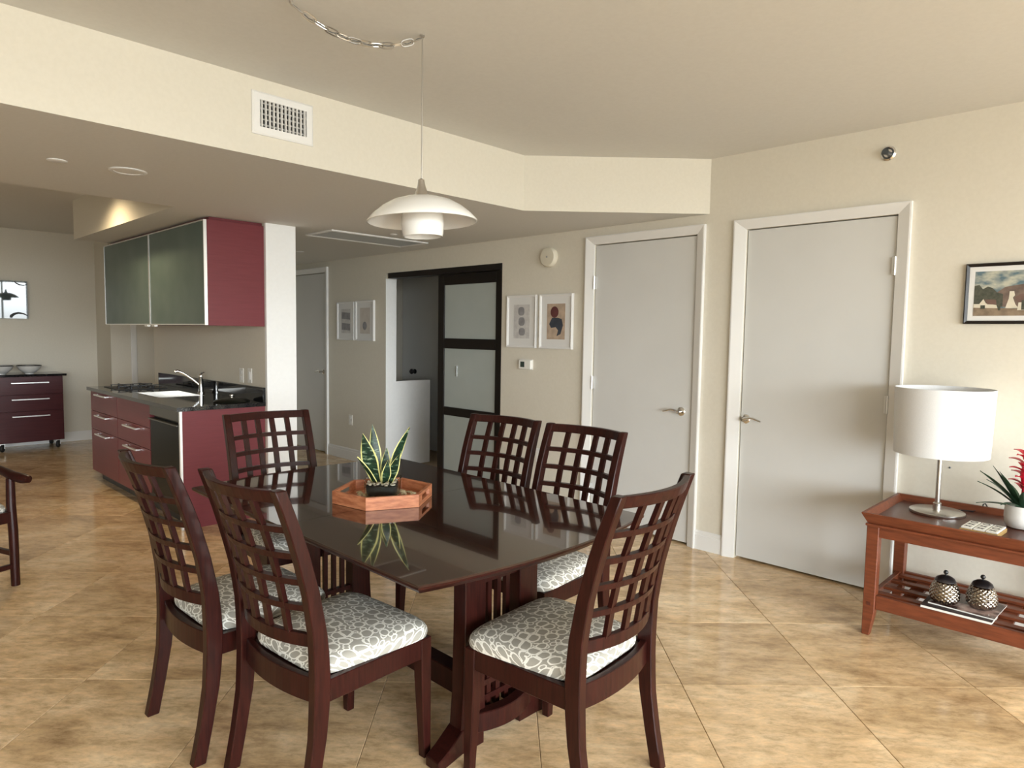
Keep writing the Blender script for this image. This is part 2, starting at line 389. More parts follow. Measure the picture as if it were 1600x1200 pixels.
# ------------------------------------------------------------------ doors
def lever(parent, x, z, sgn):
    h = obj('door_handle', lathe(new_bm(), [(.030, 0), (.030, .006), (.022, .012), (.012, .014), (.012, .045), (.0135, .05)], 24), M['chrome'], parent, smooth=True, loc=(x, YW+.012, z), rot=(PI/2, 0, 0))
    bm = new_bm(); pts = []; rr = []
    for k in range(9):
        s = k/8; pts.append((x+sgn*s*.118, YW-.036+.008*math.sin(PI*s), z+.010*math.sin(PI*s*1.3)+.004*s)); rr.append(.0105-.005*s)
    tube(bm, pts, rr, 10); l = obj('lever', bm, M['chrome'], parent, smooth=True)
def make_door(name, label, d, hinge_side, hinges, knob, ksgn, pad=.079, padr=.066):
    t = thing(name, label, 'door'); t['kind'] = 'structure'
    obj('leaf', B(d[0], d[1], YW+.012, YW+.052, .014, DT), M['door'], t, bevel=.0015)
    # stop strip behind the leaf closes the gaps
    obj('door_stop', box(box(box(new_bm(), d[0]-G, d[0]+.012, YW+.054, YW+.075, 0, DT), d[1]-.012, d[1]+G, YW+.054, YW+.075, 0, DT), d[0]-G, d[1]+G, YW+.054, YW+.075, DT-.012, DT+G), M['trim'], t)
    xo0, xo1, xi0, xi1, zo, zi = d[0]-pad, d[1]+padr, d[0]-G, d[1]+G, 2.173, DT+G
    # casing: thick outer edge, face sloping in towards the leaf, mitred corners
    def member(pts):
        bm = new_bm(); loft(bm, pts); return bm
    e0, e1, e2 = -.026, -.007, 0.0
    def sec(xo, xi, zz_o, zz_i):
        return [(xo, YW, zz_o), (xo, YW+e0, zz_o), (xo+(xi-xo)*.12, YW+e0-.001, zz_o+(zz_i-zz_o)*.12), (xi, YW+e1, zz_i), (xi, YW, zz_i)]
    obj('casing', member([sec(xo0, xi0, 0, 0), sec(xo0, xi0, zo, zi)]), M['trim'], t)
    obj('casing', member([sec(xo1, xi1, 0, 0), sec(xo1, xi1, zo, zi)]), M['trim'], t)
    obj('casing', member([sec(xo0, xi0, zo, zi), sec(xo1, xi1, zo, zi)]), M['trim'], t)
    hx = d[0]-.002 if hinge_side == 'L' else d[1]+.002
    for z in hinges:
        bm = new_bm(); lathe(bm, [(.008, -.05), (.008, .05)], 12, (hx, YW-.008, z)); box(bm, hx-.016, hx+.016, YW-.006, YW+.010, z-.048, z+.048)
        obj('hinge', bm, M['alu'], t, smooth=True)
    lever(t, knob[0], knob[1], ksgn)
    return t
make_door('door_1', 'white flush door with lever handle between the framed prints and the wider wall', D1, 'L', (1.83, 1.075, .25), (-2.395, .92), -1)
make_door('door_2', 'white flush door with lever handle beside the table lamp', D2, 'R', (1.835, 1.075, .25), (-1.93, .915), 1, .082, .073)
make_door('door_3', 'white flush door at the far end of the hall', DH, 'L', (1.83, .25), (-7.135, .96), -1, .02, .08)

# sliding door
sd = thing('sliding_door', 'black framed sliding door with three milky glass panels', 'door', group=None); sd['kind'] = 'structure'; sd.name = 'door_5'
obj('header', B(OP[0]+.045, OP[1], YW-.006, YW+.11, 1.985, 2.04), M['espresso'], sd, bevel=.002)
obj('jamb_post', B(OP[1]-.018, OP[1], YW-.004, YW+.11, 0, 1.985), M['espresso'], sd)
ya, yb = YW+.035, YW+.07; xa, xb = -5.055, -4.176
for x in ((xa, xa+.088), (xb-.088, xb)): obj('stile', B(x[0], x[1], ya, yb, .015, 1.98), M['espresso'], sd, bevel=.002)
zr = [(.015, .12), (.655, .735), (1.29, 1.385), (1.885, 1.98)]
for a, b in zr: obj('rail', B(xa+.088, xb-.088, ya, yb, a, b), M['espresso'], sd, bevel=.002)
for (a, b), (c, d_) in zip(zr, zr[1:]): obj('glass_panel', B(xa+.085, xb-.085, ya+.012, ya+.02, b-.003, c+.003), M['slideglass'], sd)
obj('pull', B(-4.795, -4.787, ya+.002, ya+.013, 1.03, 1.13), M['chrome'], sd)

# ------------------------------------------------------------------ dining chairs
def post_y(z):
    P = [(0, -.247), (.12, -.222), (.25, -.200), (.36, -.191), (.46, -.190), (.56, -.197), (.68, -.217), (.80, -.248), (.90, -.280), (1.0, -.318)]
    for (a, b), (c, d) in zip(P, P[1:]):
        if z <= c: return b+(d-b)*(z-a)/(c-a)
    return P[-1][1]
def bow(x, w=.2): return .052*(1-min(1, abs(x)/w)**2)
def rail_mesh(z0, z1, th, half=.198, n=12, off=0, bw=1.0, inner=False):
    rings = []
    for k in range(n+1):
        x = -half+2*half*k/n; b_ = bow(x)*bw
        y0, y1 = post_y(z0)-b_+off, post_y(z1)-b_+off
        rings.append([(x, y0-th/2, z0), (x, y0+th/2, z0), (x, y1+th/2, z1), (x, y1-th/2, z1)])
    bm = new_bm(); loft(bm, rings); return bm
def cushion_mesh(fw=.236, rw=.196, y0=-.185, y1=.248, zb=.414, zt=.480):
    def ring(ins, z, yshift=0):
        pts = []; n = 13; e = 6.5
        N = 48
        for k in range(N):
            a = 2*PI*k/N
            ca, sa = math.cos(a), math.sin(a)
            sx = math.copysign(abs(ca)**(2/e), ca); sy = math.copysign(abs(sa)**(2/e), sa)
            hy = (y1-y0)/2-ins; y = (y0+y1)/2+sy*hy
            w = rw+(fw-rw)*((y-y0)/(y1-y0))-ins
            pts.append((sx*w, y, z))
        return pts
    H = zt-zb
    prof = [(.008, 0), (.001, .08), (-.002, .28), (.0, .46), (.005, .60), (.013, .72), (.03, .83), (.06, .91), (.10, .97), (.15, .995)]
    bm = new_bm(); loft(bm, [ring(i, zb+H*t) for i, t in prof]); return bm
def make_chair():
    t = thing('dining_chair', 'x', 'chair')
    for s in (-1, 1):
        rings = []
        for k in range(17):
            z = 1.002*k/16; y = post_y(min(z, 1.0)); hx = .0175
            hy = .021+.006*math.exp(-((z-.42)/.18)**2) - .004*(z > .8)*(z-.8)/.2
            x = s*.2095
            rings.append([(x-hx, y-hy, z), (x+hx, y-hy, z), (x+hx, y+hy, z), (x-hx, y+hy, z)])
        bm = new_bm(); loft(bm, rings); obj('rear_post', bm, M['mahog'], t, bevel=.003, smooth=True, seg=1)
    for s in (-1, 1):
        rings = []
        for z, w in ((0, .030), (.10, .034), (.28, .042), (.418, .044)):
            xo, yo = s*.228, .232
            rings.append([(xo, yo, z), (xo-s*w, yo, z), (xo-s*w, yo-w, z), (xo, yo-w, z)])
        bm = new_bm(); loft(bm, rings); obj('front_leg', bm, M['mahog'], t, bevel=.003, seg=1)
    bm = new_bm(); loft(bm, [[(x, y-.011, z0) for x, y, z0 in ()] for _ in ()]) if False else None
    bm = new_bm(); box(bm, -.188, .188, .196, .222, .352, .418); obj('front_rail', bm, M['mahog'], t, bevel=.002, seg=1)
    for s in (-1, 1):
        bm = new_bm(); r_ = []
        for y, x in ((-.168, .2095), (.190, .213)):
            r_.append([(s*(x-.011), y, .350), (s*(x+.011), y, .350), (s*(x+.011), y, .418), (s*(x-.011), y, .418)])
        loft(bm, r_); obj('side_rail', bm, M['mahog'], t, bevel=.002, seg=1)
    obj('rear_rail', rail_mesh(.350, .425, .022, bw=.55, off=.004), M['mahog'], t, bevel=.002, seg=1)
    bm = new_bm(); prism(bm, [(-.19, -.18), (-.12, -.20), (0, -.208), (.12, -.20), (.19, -.18), (.215, .225), (-.215, .225)], .402, .4135); obj('seat_board', bm, M['mahog'], t)
    obj('seat_cushion', cushion_mesh(), M['fabric'], t, smooth=True)['label'] = 'grey cushion with cream ring pattern'
    obj('top_rail', rail_mesh(.963, 1.0, .024), M['mahog'], t, bevel=.003, seg=1)
    obj('lower_rail', rail_mesh(.520, .560, .020), M['mahog'], t, bevel=.002, seg=1)
    zt, zb = .963, .56
    for k in range(1, 5):
        zc = zb+(zt-zb)*k/5
        obj('cross_slat', rail_mesh(zc-.0095, zc+.0095, .021), M['mahog'], t)
    for k in range(1, 5):
        x = -.192+.384*k/5; rings = []
        for q in range(6):
            z = zb-.006+(zt-zb+.012)*q/5; y = post_y(z)-bow(x); w = .0128
            rings.append([(x-w, y-.007+.0, z), (x+w, y-.007, z), (x+w, y+.007, z), (x-w, y+.007, z)])
        bm = new_bm(); loft(bm, rings); obj('upright_slat', bm, M['mahog'], t)
    return t
chairs = [
    (-1.372, 1.665, 90+4.5, 'dark lattice-back dining chair at the table end toward the console table with the lamp'),
    (-1.930, 1.145, 4.0, 'lattice-back dining chair on the side away from the doors, farther from the kitchen'),
    (-2.430, 1.055, 1.0, 'lattice-back dining chair on the side away from the doors, closer to the kitchen'),
    (-3.085, 1.612, -90-3.6, 'dark lattice-back dining chair at the table end toward the kitchen counter'),
    (-2.430, 2.157, 180+6.0, 'dark lattice-back dining chair with its back to the sliding glass door'),
    (-1.938, 2.170, 180+1.4, 'dark lattice-back dining chair with its back to the white doors'),
]
ch0 = make_chair()
for k, (x, y, rz, lab) in enumerate(chairs):
    o = ch0 if k == 0 else copy_tree(ch0)
    o.location = (x, y, 0); o.rotation_euler = (0, 0, math.radians(rz)); o['label'] = lab; o['group'] = 'lattice-back chairs around the dining table'

# armchair at the frame edge
def make_armchair():
    rz = math.atan2(.94, -.34)  # facing (+.94,+.34)
    rz = math.atan2(-.94, .34)
    t = thing('armchair', 'dark wooden armchair with curved arms standing in front of the kitchen', 'armchair', (-4.64, .40, 0), rz)
    for s in (-1, 1):
        tube_b = new_bm(); tube(tube_b, [(s*.24, .22, 0), (s*.238, .22, .3), (s*.234, .215, .45), (s*.238, .21, .60)], [.022, .0235, .0235, .021], 10); obj('front_leg', tube_b, M['mahog'], t, smooth=True)
        tube_b = new_bm(); tube(tube_b, [(s*.22, -.25, 0), (s*.22, -.23, .3), (s*.22, -.235, .5), (s*.20, -.29, .80), (s*.18, -.33, .98)], .02, 10); obj('rear_post', tube_b, M['mahog'], t, smooth=True)
        ab = new_bm(); pts = [(s*.20, -.27, .70), (s*.245, -.15, .668), (s*.262, 0, .640), (s*.255, .14, .622), (s*.248, .22, .612), (s*.258, .29, .603), (s*.27, .325, .60)]
        tube(ab, pts, [.018, .021, .023, .024, .026, .028, .02], 12); obj('arm', ab, M['mahog'], t, smooth=True)
        obj('side_rail', B(s*.228-.012, s*.228+.012, -.235, .215, .36, .42), M['mahog'], t)
        obj('side_stretcher', B(s*.232-.01, s*.232+.01, -.235, .215, .17, .195), M['mahog'], t)
    obj('front_rail', B(-.235, .235, .205, .235, .36, .42), M['mahog'], t)
    obj('rear_rail', B(-.225, .225, -.245, -.215, .36, .42), M['mahog'], t)
    obj('front_stretcher', B(-.238, .238, .21, .23, .10, .125), M['mahog'], t)
    obj('seat_cushion', cushion_mesh(.232, .215, -.21, .225, .415, .475), M['fabric'], t, smooth=True)
    bm = new_bm(); tube(bm, [(-.19, -.33, .95), (-.1, -.365, .97), (0, -.375, .975), (.1, -.365, .97), (.19, -.33, .95)], .022, 10); obj('top_rail', bm, M['mahog'], t, smooth=True)
    bm = new_bm(); loft(bm, [[(x, y-.008, z) for x in (-.07, .07)] + [(x, y+.008, z) for x in (.07, -.07)] for y, z in ((-.235, .41), (-.27, .60), (-.33, .82), (-.372, .97))]); obj('back_splat', bm, M['mahog'], t)
make_armchair()

# ------------------------------------------------------------------ dining table
TX, TY, TZ = -2.235, 1.66, .74
tb = thing('dining_table', 'dark glossy dining table with bowed ends and slatted trestle legs', 'table', (TX, TY, 0))
HL, HW, BOW = .805, .55, .065
def top_poly(sx):
    pts = [(0, -HW*1), ]
    ends = []
    for k in range(17):
        y = -HW+2*HW*k/16; ends.append((sx*(HL+BOW*(1-(y/HW)**2)), y))
    return [(sx*.0008, -HW)] + ends + [(sx*.0008, HW)]
for sx in (-1, 1):
    poly = top_poly(sx); c = Vector((sx*HL/2, 0))
    def inset(d): return [(x-(sx*d if abs(x) > .1 else 0), y*(1-d/HW)) for x, y in poly]
    bm = new_bm()
    loft(bm, [[(x, y, TZ-.032) for x, y in inset(.026)], [(x, y, TZ-.012) for x, y in inset(.002)], [(x, y, TZ-.004) for x, y in inset(0)], [(x, y, TZ) for x, y in inset(.004)]])
    bm.normal_update(); bmesh.ops.recalc_face_normals(bm, faces=bm.faces)
    for f_ in bm.faces: f_.material_index = 0 if f_.normal.z > .5 else 1
    obj('table_top', bm, [M['tabletop'], M['mahog']], tb)
for sx in (-1, 1):
    X = sx*.555
    for sy in (-1, 1):
        # post, slightly flaring into the foot
        bm = new_bm(); rings = []
        for z, yo, w in ((.05, .196, .118), (.2, .185, .100), (.45, .180, .095), (.708, .180, .095)):
            ys = [sy*yo, sy*(yo-w)]
            rings.append([(X-.032, ys[0], z), (X+.032, ys[0], z), (X+.032, ys[1], z), (X-.032, ys[1], z)])
        loft(bm, rings); obj('post', bm, M['mahog'], tb, bevel=.003, seg=1)
        bm = new_bm(); rings = []
        for y, hz, hx, x_ in ((.09, .085, .036, .0), (.19, .085, .036, .0), (.265, .05, .036, sx*.015), (.315, .035, .034, sx*.025)):
            rings.append([(X+x_-hx, sy*y, 0), (X+x_+hx, sy*y, 0), (X+x_+hx, sy*y, hz), (X+x_-hx, sy*y, hz)])
        loft(bm, rings); obj('foot', bm, M['mahog'], tb, bevel=.003, seg=1)
    # bowed bottom rail, top rail
    bm = new_bm(); rings = []
    for k in range(13):
        y = -.17+.34*k/12; b_ = sx*.055*(1-(y/.17)**2)
        rings.append([(X+b_-.022, y, .055), (X+b_+.022, y, .055), (X+b_+.022, y, .125), (X+b_-.022, y, .125)])
    loft(bm, rings); obj('bowed_rail', bm, M['mahog'], tb, bevel=.003, seg=1)
    obj('top_rail', B(X-.03, X+.03, -.30, .30, .675, .708), M['mahog'], tb, bevel=.003, seg=1)
    for k in range(3):
        y = -.045+.045*k; obj('slat', B(X-.009, X+.009, y-.0095, y+.0095, .10, .68), M['mahog'], tb)
    for z in (.145, .20, .575, .63): obj('cross_bar', B(X-.013, X+.013, -.09, .09, z-.010, z+.010), M['mahog'], tb)
obj('stretcher', B(-.535, .535, -.035, .035, .065, .155), M['mahog'], tb, bevel=.003, seg=1)
obj('apron', B(-.68, .68, -.30, .30, .690, .7075), M['mahog'], tb)

# ------------------------------------------------------------------ tray with plant on the table
hexp = [(-2.383, 1.413), (-2.192, 1.445), (-2.101, 1.632), (-2.222, 1.795), (-2.40, 1.775), (-2.505, 1.59)]
hc = (sum(p[0] for p in hexp)/6, sum(p[1] for p in hexp)/6)
ty = thing('wooden_tray', 'six-sided wooden tray holding the snake plant on the dining table', 'tray', (hc[0], hc[1], TZ))
hl = [(x-hc[0], y-hc[1]) for x, y in hexp]
obj('tray_base', prism(new_bm(), [(x*.97, y*.97) for x, y in hl], 0.0005, .010), M['acacia'], ty)
for k in range(6):
    a, b = Vector(hl[k]), Vector(hl[(k+1) % 6]); s_ = .93
    bm = new_bm(); ai, bi = a*s_, b*s_
    slot = k in (2, 5)
    if not slot:
        loft(bm, [[(a.x, a.y, .001), (ai.x, ai.y, .001), (ai.x, ai.y, .052), (a.x, a.y, .052)], [(b.x, b.y, .001), (bi.x, bi.y, .001), (bi.x, bi.y, .052), (b.x, b.y, .052)]])
    else:
        def piece(t0_, t1_, z0, z1):
            p, q = a.lerp(b, t0_), a.lerp(b, t1_); pi_, qi = ai.lerp(bi, t0_), ai.lerp(bi, t1_)
            loft(bm, [[(p.x, p.y, z0), (pi_.x, pi_.y, z0), (pi_.x, pi_.y, z1), (p.x, p.y, z1)], [(q.x, q.y, z0), (qi.x, qi.y, z0), (qi.x, qi.y, z1), (q.x, q.y, z1)]])
        piece(0, 1, .001, .018); piece(0, 1, .040, .052); piece(0, .22, .018, .040); piece(.78, 1, .018, .040)
    obj('tray_side', bm, M['acacia'], ty)
bm = new_bm()
for k in range(220):
    a = random.uniform(0, 2*PI); rr = math.sqrt(random.uniform(0, 1))*.145; x, y = rr*math.cos(a)*1.05, rr*math.sin(a)*.95
    s_ = random.uniform(.006, .012)
    r_ = bmesh.ops.create_icosphere(bm, subdivisions=1, radius=s_, matrix=Matrix.Translation((x*.95, y*.95, .0125)) @ Matrix.Rotation(random.uniform(0, 6), 4, 'Z') @ Matrix.Diagonal((1.3, .8, .45, 1)))
ob = obj('tray_filling', bm, M['chips'], ty); ob['kind'] = 'stuff'

PX, PY = -2.322, 1.615
sp = thing('snake_plant', 'small snake plant with yellow-edged leaves in a glass pot', 'plant', (PX, PY, TZ+.013))
rotc = math.atan2(cr.y, cr.x)
def sq_ring(r, z, e=4.0, n=40, ang=rotc):
    out = []
    for k in range(n):
        a = 2*PI*k/n; ca, sa = math.cos(a), math.sin(a)
        x = math.copysign(abs(ca)**(2/e), ca)*r; y = math.copysign(abs(sa)**(2/e), sa)*r
        out.append((x*math.cos(ang)-y*math.sin(ang), x*math.sin(ang)+y*math.cos(ang), z))
    return out
bm = new_bm(); loft(bm, [sq_ring(.058, 0), sq_ring(.068, .008), sq_ring(.071, .03), sq_ring(.073, .075), sq_ring(.070, .075), sq_ring(.067, .03), sq_ring(.063, .0105), sq_ring(.05, .008)]); obj('glass_pot', bm, M['glass'], sp, smooth=True)
bm = new_bm(); loft(bm, [sq_ring(.050, .009), sq_ring(.062, .012), sq_ring(.0655, .03), sq_ring(.0665, .048), sq_ring(.04, .052)]); obj('soil', bm, M['soil'], sp, smooth=True)
bm = new_bm()
for k in range(110):
    x, y = random.uniform(-.058, .058), random.uniform(-.058, .058)
    s_ = random.uniform(.004, .008)
    bmesh.ops.create_icosphere(bm, subdivisions=1, radius=s_, matrix=Matrix.Rotation(rotc, 4, 'Z') @ Matrix.Translation((x, y, .052+random.uniform(0, .008))) @ Matrix.Diagonal((1.2, 1, .75, 1)))
ob = obj('pebbles', bm, M['pebble'], sp); ob['kind'] = 'stuff'
def leaf(base, tip, width, face, bend=0.0, name='leaf', parent=None, mats=None, thick=.0025, n=12, prof=None, margin=.80):
    base, tip = Vector(base), Vector(tip); ax = tip-base; face = Vector(face); side = ax.cross(face).normalized(); nrm = side.cross(ax).normalized()
    bm = new_bm(); rings = []
    for k in range(n+1):
        t = k/n; p = base+ax*t+nrm*(bend*math.sin(PI*t))+Vector((0, 0, 0))
        w = width*(prof(t) if prof else (.45+.9*t if t < .45 else .855*(1-((t-.45)/.55)**1.7)))+.0004
        q = .12*w
        rings.append([p+side*w+nrm*q, p+side*w*margin+nrm*(thick+q*.6), p+nrm*thick, p-side*w*margin+nrm*(thick+q*.6), p-side*w+nrm*q, p-side*w*margin+nrm*(-thick+q*.6), p-nrm*thick, p+side*w*margin+nrm*(-thick+q*.6)])
    loft(bm, rings); bm.faces.ensure_lookup_table()
    idx = 0
    for a in range(n):
        for i in range(8):
            bm.faces[idx].material_index = 1 if i in (0, 3, 4, 7) else 0; idx += 1
    return obj(name, bm, mats, parent, smooth=True)
R3 = Vector((cr.x, cr.y, 0)).normalized(); T3 = Vector((-cf.x, -cf.y, 0)).normalized()   # to the right / towards the viewer's side of the room
SM = [M['snake'], M['yellowmargin']]
for bx, by, tx, tz, dy, w, fc, bd in (
    (-.022, -.012, -.052, .296, -.02, .024, (.25, 1), .006), (-.020, .012, -.078, .262, .015, .034, (-.1, 1), .008), (.022, .0, .112, .290, .01, .021, (.65, .8), -.018),
    (-.018, .024, -.094, .170, .03, .012, (-.6, .8), -.004), (.006, -.01, .014, .200, 0, .021, (.1, 1), .004), (.010, .026, .032, .160, .035, .019, (.35, 1), .008), (.028, .018, .080, .186, .03, .021, (-.2, 1), .006)):
    b_ = R3*bx+T3*by+Vector((0, 0, .05)); t_ = R3*tx+T3*(by+dy)+Vector((0, 0, tz))
    leaf(b_, t_, w*1.2, R3*fc[0]+T3*fc[1], bd, 'leaf', sp, SM)

# ------------------------------------------------------------------ pendant lamp
hk = Vector((-2.172, 1.692, ZC))
pl = thing('pendant_lamp', 'white glass pendant lamp hanging over the dining table', 'lamp', tuple(hk))
dirv = Vector((-.24, -.971, 0))
def bez(t):
    s = t*.503; return dirv*s+Vector((0, 0, -.012-.30*t*(1-t)+(-.022 if 0 else 0)*t))
for e_ in (0, .503):
    bm = new_bm(); c0 = dirv*e_
    lathe(bm, [(.010, -.004), (.010, 0)], 14, tuple(c0)); tube(bm, [c0+Vector((0, 0, -.003)), c0+Vector((0, 0, -.014)), c0+Vector((.006, 0, -.022)), c0+Vector((.008, 0, -.015))], .002, 6)
    obj('ceiling_hook', bm, M['steel'], pl, smooth=True)
chn = obj('cord', tube(new_bm(), [bez(k/24)+Vector((.002*math.sin(k*2.1), .0, .004*math.sin(k*1.7))) for k in range(25)], .0016, 6), M['clip'], pl, smooth=True)
nl = 12
lk = None
for k in range(nl):
    p = (bez(k/nl)+bez((k+1)/nl))/2; d = (bez((k+1)/nl)-bez(k/nl)); Ln = d.length; d.normalize()
    if lk is None:
        bm = new_bm(); pts = []
        a_, b_ = .5*.056, .0115
        for q in range(16):
            a = 2*PI*q/16; pts.append((math.copysign(abs(math.cos(a))**.7, math.cos(a))*a_, math.copysign(abs(math.sin(a))**.7, math.sin(a))*b_, 0))
        tube(bm, pts, .0028, 6, cyc=True); o = obj('link', bm, M['steel'], pl, smooth=True); lk = o.data
    else:
        o = bpy.data.objects.new('link', lk); COL.objects.link(o); o.parent = pl
    q = Vector((1, 0, 0)).rotation_difference(d)
    o.rotation_mode = 'QUATERNION'; from mathutils import Quaternion
    o.rotation_quaternion = q @ Quaternion((1, 0, 0), PI/2*(k % 2)+.35); o.location = p
obj('drop_cord', tube(new_bm(), [(0, 0, -.02), (0, 0, -.57)], .0028, 8), M['steel'], pl, smooth=True)
tilt = Matrix.Translation((0, 0, -.60)) @ Matrix.Rotation(math.radians(2.2), 4, T3) 
zo = -.60+ (0)
bm = lathe(new_bm(), [(.004, .05), (.012, .045), (.016, .02), (.020, .008), (.032, -.022), (.034, -.03), (.02, -.032)], 28); xform(bm, tilt); obj('lamp_cap', bm, M['steel'], pl, smooth=True)
prof = [(.03, -.020), (.075, -.026), (.12, -.040), (.16, -.062), (.195, -.090), (.217, -.114), (.219, -.120), (.214, -.121), (.19, -.098), (.155, -.070), (.115, -.048), (.07, -.034), (.03, -.028)]
bm = lathe(new_bm(), prof, 64, capb=False, capt=False); xform(bm, tilt); obj('dish_shade', bm, M['opal'], pl, smooth=True)
prof = [(.030, -.032), (.055, -.045), (.073, -.065), (.082, -.10), (.084, -.13), (.081, -.165), (.078, -.178), (.074, -.178), (.077, -.16), (.079, -.13), (.077, -.10), (.069, -.07), (.05, -.05), (.03, -.04)]
bm = lathe(new_bm(), prof, 48, capb=False, capt=False); xform(bm, tilt); obj('inner_shade', bm, M['opal'], pl, smooth=True)

# ------------------------------------------------------------------ vents and ceiling fittings
va, vb, vz0, vz1 = 1.424, 1.731, 2.336, 2.530; vx = -3.09
vt = thing('air_vent', 'white wall register with vertical blades on the soffit', 'vent', (vx, (va+vb)/2, (vz0+vz1)/2))
hy, hz = (vb-va)/2, (vz1-vz0)/2; iy, iz = hy-.036, hz-.036
bm = new_bm()
def rect(y, z, x): return [(x, -y, -z), (x, y, -z), (x, y, z), (x, -y, z)]
loft(bm, [rect(hy, hz, .0005), rect(hy, hz, .006), rect(hy-.008, hz-.008, .011), rect(iy, iz, .011), rect(iy, iz, .0005)], caps=False); obj('vent_frame', bm, M['trim'], vt)
obj('vent_back', B(-.449, -.447, -iy+.001, iy-.001, -iz+.001, iz-.001), M['grille'], vt)
nb = 12
for k in range(nb):
    y = -iy+2*iy*(k+.5)/nb
    b_ = B(-.0045, .0045, -.0022, .0022, -iz, iz); xform(b_, Matrix.Translation((.0075, y, 0)) @ Matrix.Rotation(.35, 4, 'Z')); obj('blade', b_, M['trim'], vt)
for k in range(5):
    z = -iz+2*iz*(k+.5)/5; obj('rear_bar', B(.0013, .0025, -iy, iy, z-.0035, z+.0035), M['grille'], vt)

cg = thing('ceiling_grille', 'long grey return air grille in the hall ceiling', 'vent', (-5.02, 3.345, ZS))
gx, gy = .205, .485
bm = new_bm()
def rectz(x, y, z): return [(-x, -y, z), (x, -y, z), (x, y, z), (-x, y, z)]
loft(bm, [rectz(gx, gy, -.0005), rectz(gx, gy, -.010), rectz(gx-.012, gy-.012, -.014), rectz(gx-.025, gy-.025, -.006), rectz(gx-.025, gy-.025, -.0005)], caps=False); obj('grille_frame', bm, M['trim'], cg)
obj('grille_back', B(-gx+.025, gx-.025, -gy+.025, gy-.025, -.002, -.0005), M['grille'], cg)
bm = new_bm()
for k in range(28):
    x = -gx+.028+(2*gx-.056)*k/27; box(bm, x-.002, x+.002, -gy+.025, gy-.025, -.007, -.002)
ob = obj('louvres', bm, M['grille'], cg); ob['kind'] = 'stuff'

def downlight(x, y, z, r, label):
    t = thing('recessed_light', label, 'ceiling light', (x, y, z), group=None)
    obj('trim_ring', lathe(new_bm(), [(r, -.0005), (r, -.004), (r*.92, -.008), (r*.74, -.006), (r*.70, -.0005)], 40, capb=False, capt=False), M['trim'], t, smooth=True)
    obj('lens', lathe(new_bm(), [(r*.71, -.003), (r*.5, -.0035), (.001, -.004)], 32, capb=False), M['lens'], t, smooth=True)
    return t
downlight(-3.895, 1.139, ZS, .088, 'white recessed ceiling light in the beam near the sprinkler cover')
def disc(x, y, z, r, label):
    return tag(obj('sprinkler_cover', lathe(new_bm(), [(r, -.0005), (r, -.004), (r*.85, -.007), (.001, -.008)], 28, capb=False), M['trim'], smooth=True, loc=(x, y, z)), label, 'sprinkler cover')
disc(-3.92, .835, ZS, .043, 'small white sprinkler cover beside the recessed light in the beam')
disc(-6.40, 3.44, ZS, .04, 'small white sprinkler cover on the hall ceiling')
disc(-4.645, 3.332, ZS, .03, 'small white sprinkler cover beside the hall air grille')
disc(-6.75, 2.0, ZS, .04, 'small white disc under the kitchen bulkhead') if False else None
kl = downlight(-5.95, 1.31, ZC, .075, 'lit recessed light in the kitchen ceiling by the bulkhead')
l = bpy.data.lights.new('kitchen_bulb', 'SPOT'); l.energy = 85; l.color = (1.0, .78, .48); l.spot_size = math.radians(150); l.spot_blend = .8; l.shadow_soft_size = .10
lo = bpy.data.objects.new('bulb_light', l); COL.objects.link(lo); lo.location = (0, 0, -.02); lo.parent = kl

# ------------------------------------------------------------------ wall fittings
sk = thing('fire_sprinkler', 'chrome sidewall sprinkler head high on the wall above the door', 'sprinkler', (-1.178, YW, 2.445), 0)
obj('escutcheon', lathe(new_bm(), [(.040, .0005), (.040, .006), (.032, .014), (.022, .008), (.022, .002)], 32, capb=False), M['chrome'], sk, smooth=True, rot=(PI/2, 0, 0))
obj('nozzle', lathe(new_bm(), [(.012, .002), (.012, .03), (.006, .034), (.006, .045), (.016, .046), (.016, .05)], 20), M['clip'], sk, smooth=True, rot=(PI/2, 0, 0))
sm = thing('smoke_alarm', 'round cream smoke alarm on the wall above the framed prints', 'smoke alarm', (-3.609, YW, 2.051))
obj('alarm_body', lathe(new_bm(), [(.078, .0005), (.080, .012), (.078, .03), (.070, .042), (.04, .044), (.001, .045)], 40, capb=False), M['bone'], sm, smooth=True, rot=(PI/2, 0, 0))
obj('alarm_button', lathe(new_bm(), [(.008, .043), (.008, .047), (.001, .048)], 16), M['grille'], sm, smooth=True, rot=(PI/2, 0, 0))
th = thing('thermostat', 'small white thermostat with a dark display below the prints', 'thermostat', (-3.85, YW, 1.183))
obj('housing', B(-.068, .068, -.028, -.0005, -.038, .038), M['white'], th, bevel=.005)
obj('display', B(-.045, .0, -.0295, -.0275, -.022, .024), M['lcd'], th)
obj('base_plate', B(-.074, .074, -.006, -.0004, -.043, .043), M['white'], th, bevel=.002)
def plate(name, x, y, z, label, cat, kind):
    t = thing(name, label, cat, (x, y, z))
    obj('plate', B(-.036, .036, -.006, -.0005, -.058, .058), M['white'], t, bevel=.002)
    if kind == 'outlet':
        for s in (-1, 1): obj('socket', B(-.016, .016, -.008, -.0055, s*.024-.014, s*.024+.014), M['trim'], t, bevel=.001)
    else: obj('rocker', B(-.016, .016, -.010, -.0055, -.032, .032), M['trim'], t, bevel=.002)
plate('wall_outlet', -6.53, YW, .45, 'white wall outlet in the hall below the two prints', 'outlet', 'outlet')
plate('wall_outlet', -3.69, YW, .44, 'white wall outlet below the thermostat', 'outlet', 'outlet')
plate('wall_outlet', -5.373, 2.37, 1.068, 'white outlet on the kitchen backsplash closer to the faucet', 'outlet', 'outlet')
plate('light_switch', -5.221, 2.37, 1.073, 'white light switch on the kitchen backsplash closer to the white column', 'switch', 'rocker')

